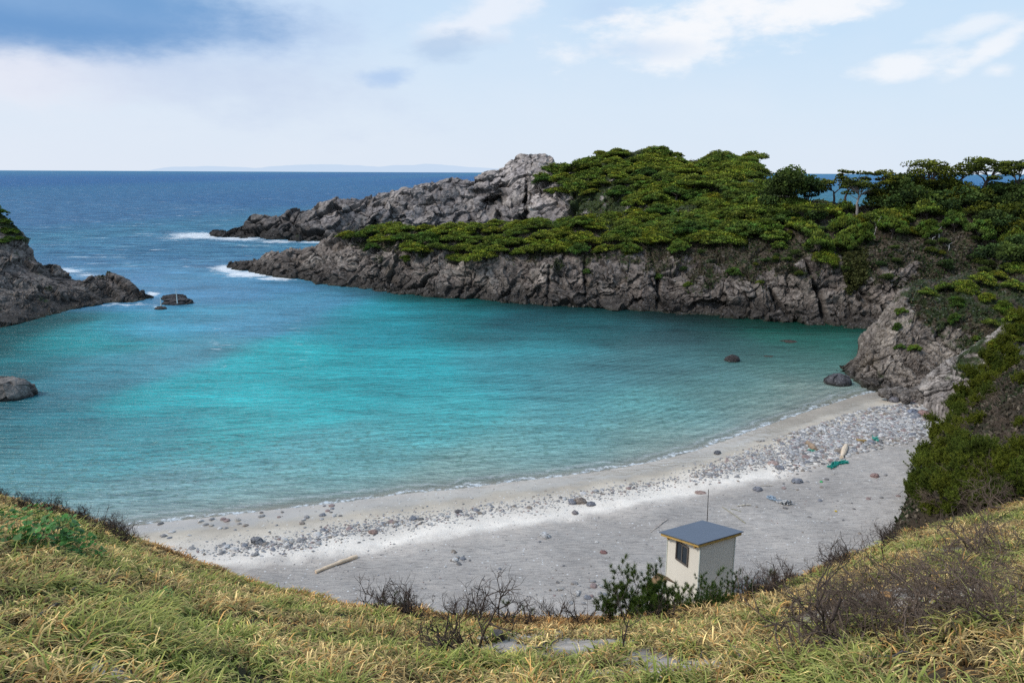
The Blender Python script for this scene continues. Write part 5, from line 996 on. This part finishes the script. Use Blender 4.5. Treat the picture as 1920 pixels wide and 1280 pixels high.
def sap(ms, px, py, s, lab, grp=None, name='pine_sapling', cat='sapling', off=(0, 0, 0)):
    p = sl(px, py)
    if p is None: p, _ = hit(px, py)
    r = empty(name, p+off, lab, cat, grp, random.uniform(0, 6.28)); r.scale = (s,)*3; obj('foliage', ms[0], M_FOL, r); obj('stem', ms[1], M_BARK, r)
SP_ = [sapling(60+k, .9, 2, 4) for k in range(4)]; SPT = [sapling(70+k, .8, 1, 1, spread=.2, brown=.15) for k in range(3)]
for i, (px, s) in enumerate([(1150, .55), (1185, .8), (1205, .7), (1235, .6), (1262, .7), (1300, .75), (1328, .7), (1360, .65), (1390, .5), (1170, .6), (1220, .5), (1280, .5), (1345, .5), (1140, .4), (1160, .5), (1195, .65), (1215, .6), (1248, .6), (1272, .45), (1312, .5), (1335, .45), (1375, .5), (1400, .4)]):
    sap(SP_[i % 4], px, np.interp(px, E_px, E_py)+(-4 if i < 9 else 8), s*(1.3 if px < 1265 else 1.0), 'dark green young pine in the bush below the hut', 'young pines below the hut')
for px, s, k, lab in [(1212, 1.05, 0, 'tallest pine shoot standing above the bush left of the hut'), (1328, .95, 1, 'upright pine shoot in front of the hut wall'), (1300, .8, 2, 'pine shoot at the front corner of the hut'), (1436, .6, 0, 'single pine shoot on the crest right of the hut'), (730, .5, 1, 'small pine shoot at the left end of the shrub row'), (756, .6, 2, 'pine shoot beside the small one left of the shrub row'), (952, .75, 0, 'forked pine shoot behind the shrub row'), (985, .5, 1, 'leaning pine shoot right of the forked one'), (1500, .4, 2, 'pine shoot half way up the right crest')]:
    sap(SPT[k], px, np.interp(px, E_px, E_py)+4, s, lab)
# pine bushes on the right slope
PB = [sapling(80+k, 2.0, 3, 5, .17, 46, (.032, .052, .012), (.25, .28, .035), .010, 1.1, (.13, .10, .085), 0, 4) for k in range(4)]
RP = [(1722, 905, 1.0), (1745, 880, .9), (1712, 925, .75), (1735, 935, .9), (1770, 925, 1.0), (1800, 915, 1.), (1760, 895, .9), (1800, 880, .85), (1840, 905, 1.0), (1880, 890, 1.0), (1910, 910, 1.0), (1838, 935, .9), (1880, 930, .9), (1730, 850, .75), (1755, 820, .8), (1780, 795, .75), (1750, 790, .65), (1790, 765, .8), (1830, 760, .6), (1812, 740, .8), (1840, 715, .8), (1870, 700, .8), (1900, 690, .9), (1860, 680, .8), (1895, 665, .9), (1915, 720, .7), (1775, 850, .6), (1820, 830, .5), (1925, 850, .7), (1910, 800, .5), (1740, 960, .5), (1775, 955, .6), (1950, 700, .9), (1960, 760, .9), (1960, 900, 1)]+[(random.uniform(1760, 1930), random.uniform(860, 950), random.uniform(.7, 1)) for _ in range(10)]+[(random.uniform(np.interp(y_, [600, 700, 800, 900], [1890, 1820, 1760, 1715]), np.interp(y_, [600, 700, 800, 900], [1925, 1890, 1830, 1800])), y_, random.uniform(.55, .95)) for y_ in np.linspace(600, 890, 48)]
for i, (px, py, s) in enumerate(RP):
    p, _ = hit(px, py)
    if p is None: continue
    r = empty('pine_bush', p-[0, 0, .2], 'dark green pine bush on the steep right slope', 'bush', 'pine bushes on the right slope', random.uniform(0, 6)); r.scale = (s*.62,)*3; obj('foliage', PB[i % 4][0], M_FOL, r); obj('stem', PB[i % 4][1], M_BARK, r)
# leafless grey scrub between them
for i in range(44):
    px = random.uniform(1740, 1930); py = random.uniform(720, 960)
    if px < np.interp(py, [720, 800, 880, 960], [1830, 1790, 1770, 1700]): continue
    p, _ = hit(px, py); o = obj('bare_shrub', BW[i % 4], M_BARK, loc=p); o.scale = (random.uniform(1.0, 1.6),)*3; o.rotation_euler[2] = random.uniform(0, 6); tag(o, 'grey leafless shrub among the pine bushes on the right slope', 'shrub', 'leafless shrubs on the right slope')
# broad-leaved creeping plant on the left
def leafy(seed, n=85, R=.5):
    rr = np.random.default_rng(seed); mb = MB(); st = MB()
    for k in range(n):
        a = rr.uniform(0, 6.28); q_ = R*math.sqrt(rr.uniform()); h_ = rr.uniform(.10, .26); c = np.array([q_*math.cos(a), q_*math.sin(a), h_]); s = rr.uniform(.03, .058)
        nrm = np.array([rr.normal(0, .35), -.35+rr.normal(0, .3), 1.]); nrm /= np.linalg.norm(nrm); u = np.cross(nrm, [rr.normal(), rr.normal(), .1]); u /= np.linalg.norm(u); v = np.cross(nrm, u)
        th_ = np.arange(10)*2*np.pi/10; rad = s*np.array([.55, .95, 1.05, 1, .95, 1.15, .95, 1, 1.05, .95]); V = [c+nrm*-.008]+[c+u*math.cos(t_)*r_+v*math.sin(t_)*r_+nrm*.006*math.sin(3*t_) for t_, r_ in zip(th_, rad)]
        g_ = np.array([.07, .20, .035])*rr.uniform(.6, 1.5); mb.add(V, [[0, i+1, (i+1) % 10+1] for i in range(10)], g_); st.tube([(q_*.7*math.cos(a), q_*.7*math.sin(a), -.03), c], [.003, .002], (.10, .16, .04), 4, False)
    return mb.mesh('leaves', True), st.mesh('stem')
LP = [leafy(1), leafy(2)]
for i, (px, py, s, lab) in enumerate([(40, 985, 1., 'bright green broad-leaved plant high on the left slope'), (25, 1025, 1.1, 'broad-leaved plant at the left edge below the highest one'), (85, 1025, 1., 'broad-leaved plant in the middle of the left patch'), (130, 1035, .7, 'small broad-leaved plant right of the left patch'), (165, 1050, .5, 'smallest broad-leaved plant trailing from the left patch'), (300, 1125, .35, 'lone glossy green plant in the left grass'), (110, 990, .6, 'broad-leaved plant at the upper right of the left patch'), (575, 1275, .3, 'tiny green plant at the bottom edge')]):
    p = sl(px, py); r = empty('leafy_plant', p, lab, 'plant', rz=random.uniform(0, 6)); r.scale = (s*.85,)*3; obj('leaves', LP[i % 2][0], M_LEAF, r); obj('stem', LP[i % 2][1], M_LEAF, r)

# ------------------------------------------------------------------ grass
def blades(B, Lh, wd, lean, c0, c1, nseg=4, droop=1.):
    n = len(B); a = RNG.uniform(0, 6.283, n); dirh = np.column_stack([np.cos(a), np.sin(a), 0*a]); side = np.column_stack([-np.sin(a), np.cos(a), 0*a])
    vs = []; p_ = B.copy(); th_ = lean.copy(); seg = Lh/nseg
    for i in range(nseg+1):
        wv_ = (wd*(1-(i/nseg)**1.6)+.0004)[:, None]; vs += [p_-side*wv_, p_+side*wv_]
        p_ = p_+(dirh*np.sin(th_)[:, None]+np.array([0, 0, 1.])*np.cos(th_)[:, None])*seg[:, None]; th_ = th_+droop*RNG.uniform(.25, .95, n)
    V = np.stack(vs, 1).reshape(-1, 3); b0 = np.arange(n)[:, None]*(2*(nseg+1)); Fq = np.concatenate([b0+np.array([[2*i, 2*i+1, 2*i+3, 2*i+2]]) for i in range(nseg)])
    t_ = np.repeat(np.linspace(0, 1, nseg+1), 2)[None, :, None]; C = (c0[:, None]*(1-t_)+c1[:, None]*t_)*(.10+1.02*np.minimum(t_*1.35, 1)); return V, Fq, C.reshape(-1, 3)  # shade low in the tufts painted in: blades darken to the foot
nT = 28000; tY = 1.2+(RNG.uniform(0, 1, nT)**.74)*17.0; tX = RNG.uniform(-1.5, 1.5, nT)*np.maximum(tY*.78, 3.4); P = np.column_stack([tX, tY])
tt = P[:, 0]/P[:, 1]; Ye = np.interp(tt, E_T, E_P[:, 1]); S = sandy(P); keepm = (P[:, 1] < Ye+1.1) & (RNG.uniform(0, 1, nT) > S*1.12+.52*ss(-.02, .28, fbm(np.column_stack([P*1.7, 0*P[:, 0]]), 3, 59))); P = P[keepm]; S = S[keepm]
pn = np.column_stack([P, 0*P[:, 0]]); gmix = fbm(pn*.6, 4, 51)*1.2+fbm(pn*2.2, 2, 52)*.7-.06; tufb = np.repeat(RNG.uniform(.42, 1.4, len(P))*(1+.9*fbm(pn*1.1, 3, 57)), 17)[:, None]; nb_ = 17; dist = np.repeat(P[:, 1], nb_)
B = np.repeat(P, nb_, 0)+RNG.normal(0, .042, (len(P)*nb_, 2))*(1+dist[:, None]*.04); z = ground_z(B); B3 = np.column_stack([B, z-.01]); gm = np.repeat(gmix, nb_)+RNG.normal(0, .22, len(B3)); edge_d = np.repeat(np.interp(P[:, 0]/P[:, 1], E_T, E_P[:, 1])-P[:, 1], nb_)
gm = gm-.3*(1-ss(0, 1.6, edge_d))
green = ss(-.10, .22, gm)[:, None]; k = RNG.uniform(0, 1, (len(B3), 1))
straw = np.array([1.0, .72, .30])*(.35+.95*k*k+.1); straw = straw*(1-.25*(RNG.uniform(0, 1, (len(B3), 1)) < .25)*np.array([0, .9, 1.6])); gr_ = np.array([.17, .30, .024])*(.35+1.2*k)
straw = straw*tufb; gr_ = gr_*tufb
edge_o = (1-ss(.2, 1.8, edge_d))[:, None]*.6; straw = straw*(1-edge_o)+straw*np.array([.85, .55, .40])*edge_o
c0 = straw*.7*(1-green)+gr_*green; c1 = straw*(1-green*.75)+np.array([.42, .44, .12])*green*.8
Lh = RNG.uniform(.10, .25, len(B3))*np.repeat(.75+.9*ss(-.2, .3, fbm(pn*1.3+5, 3, 58)), nb_)*np.interp(dist, [4, 12, 18], [1.0, .62, .6])*(1-.35*np.repeat(S, nb_))*(1+.25*ss(0, .3, gm)); wd = RNG.uniform(.0036, .0085, len(B3))*(.85+dist*.055)
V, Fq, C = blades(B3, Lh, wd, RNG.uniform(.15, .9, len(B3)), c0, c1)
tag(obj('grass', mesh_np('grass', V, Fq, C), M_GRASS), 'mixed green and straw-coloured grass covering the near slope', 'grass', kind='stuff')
# dry grass and scrub on the hillside further off
nS = 150000; P = np.column_stack([RNG.uniform(12, 50, nS), RNG.uniform(13, 56, nS)]); dh = -pdist(P, FOOT[::-1]); tt = P[:, 0]/P[:, 1]; Ye = np.interp(tt, E_T, E_P[:, 1]); P = P[(dh > .05) & (P[:, 1] > Ye-1) & (tt < .9)]; B3 = np.column_stack([P, ground_z(P)])+RNG.normal(0, .06, (len(P), 3))
nn_ = fbm(B3*.45, 4, 55)+RNG.normal(0, .12, len(B3)); cc = mixc(np.tile([.10, .078, .055], (len(P), 1)), (.032, .048, .015), ss(-.05, .12, nn_)); cc = mixc(cc, (.22, .18, .13), (RNG.uniform(0, 1, len(P)) < .10)*1.)
mb = MB(); cards(mb, B3, .10, cc*RNG.uniform(.5, 1.5, (len(P), 1)), .8, 2.2)
tag(obj('dry_grass', mb.mesh('dry_grass'), M_GRASS), 'brown dry grass and low scrub over the right hillside', 'grass', kind='stuff')
# ------------------------------------------------------------------ render settings
sc.view_settings.view_transform = 'Standard'; sc.view_settings.look = 'None'; sc.view_settings.exposure = 0
sc.render.resolution_x = 1024; sc.render.resolution_y = 682
sc.cycles.use_denoising = False; sc.cycles.sample_clamp_direct = 4; sc.cycles.sample_clamp_indirect = 2; sc.cycles.max_bounces = 6; sc.cycles.transparent_max_bounces = 8
sc.cycles.diffuse_bounces = 3; sc.cycles.caustics_reflective = False; sc.cycles.caustics_refractive = False
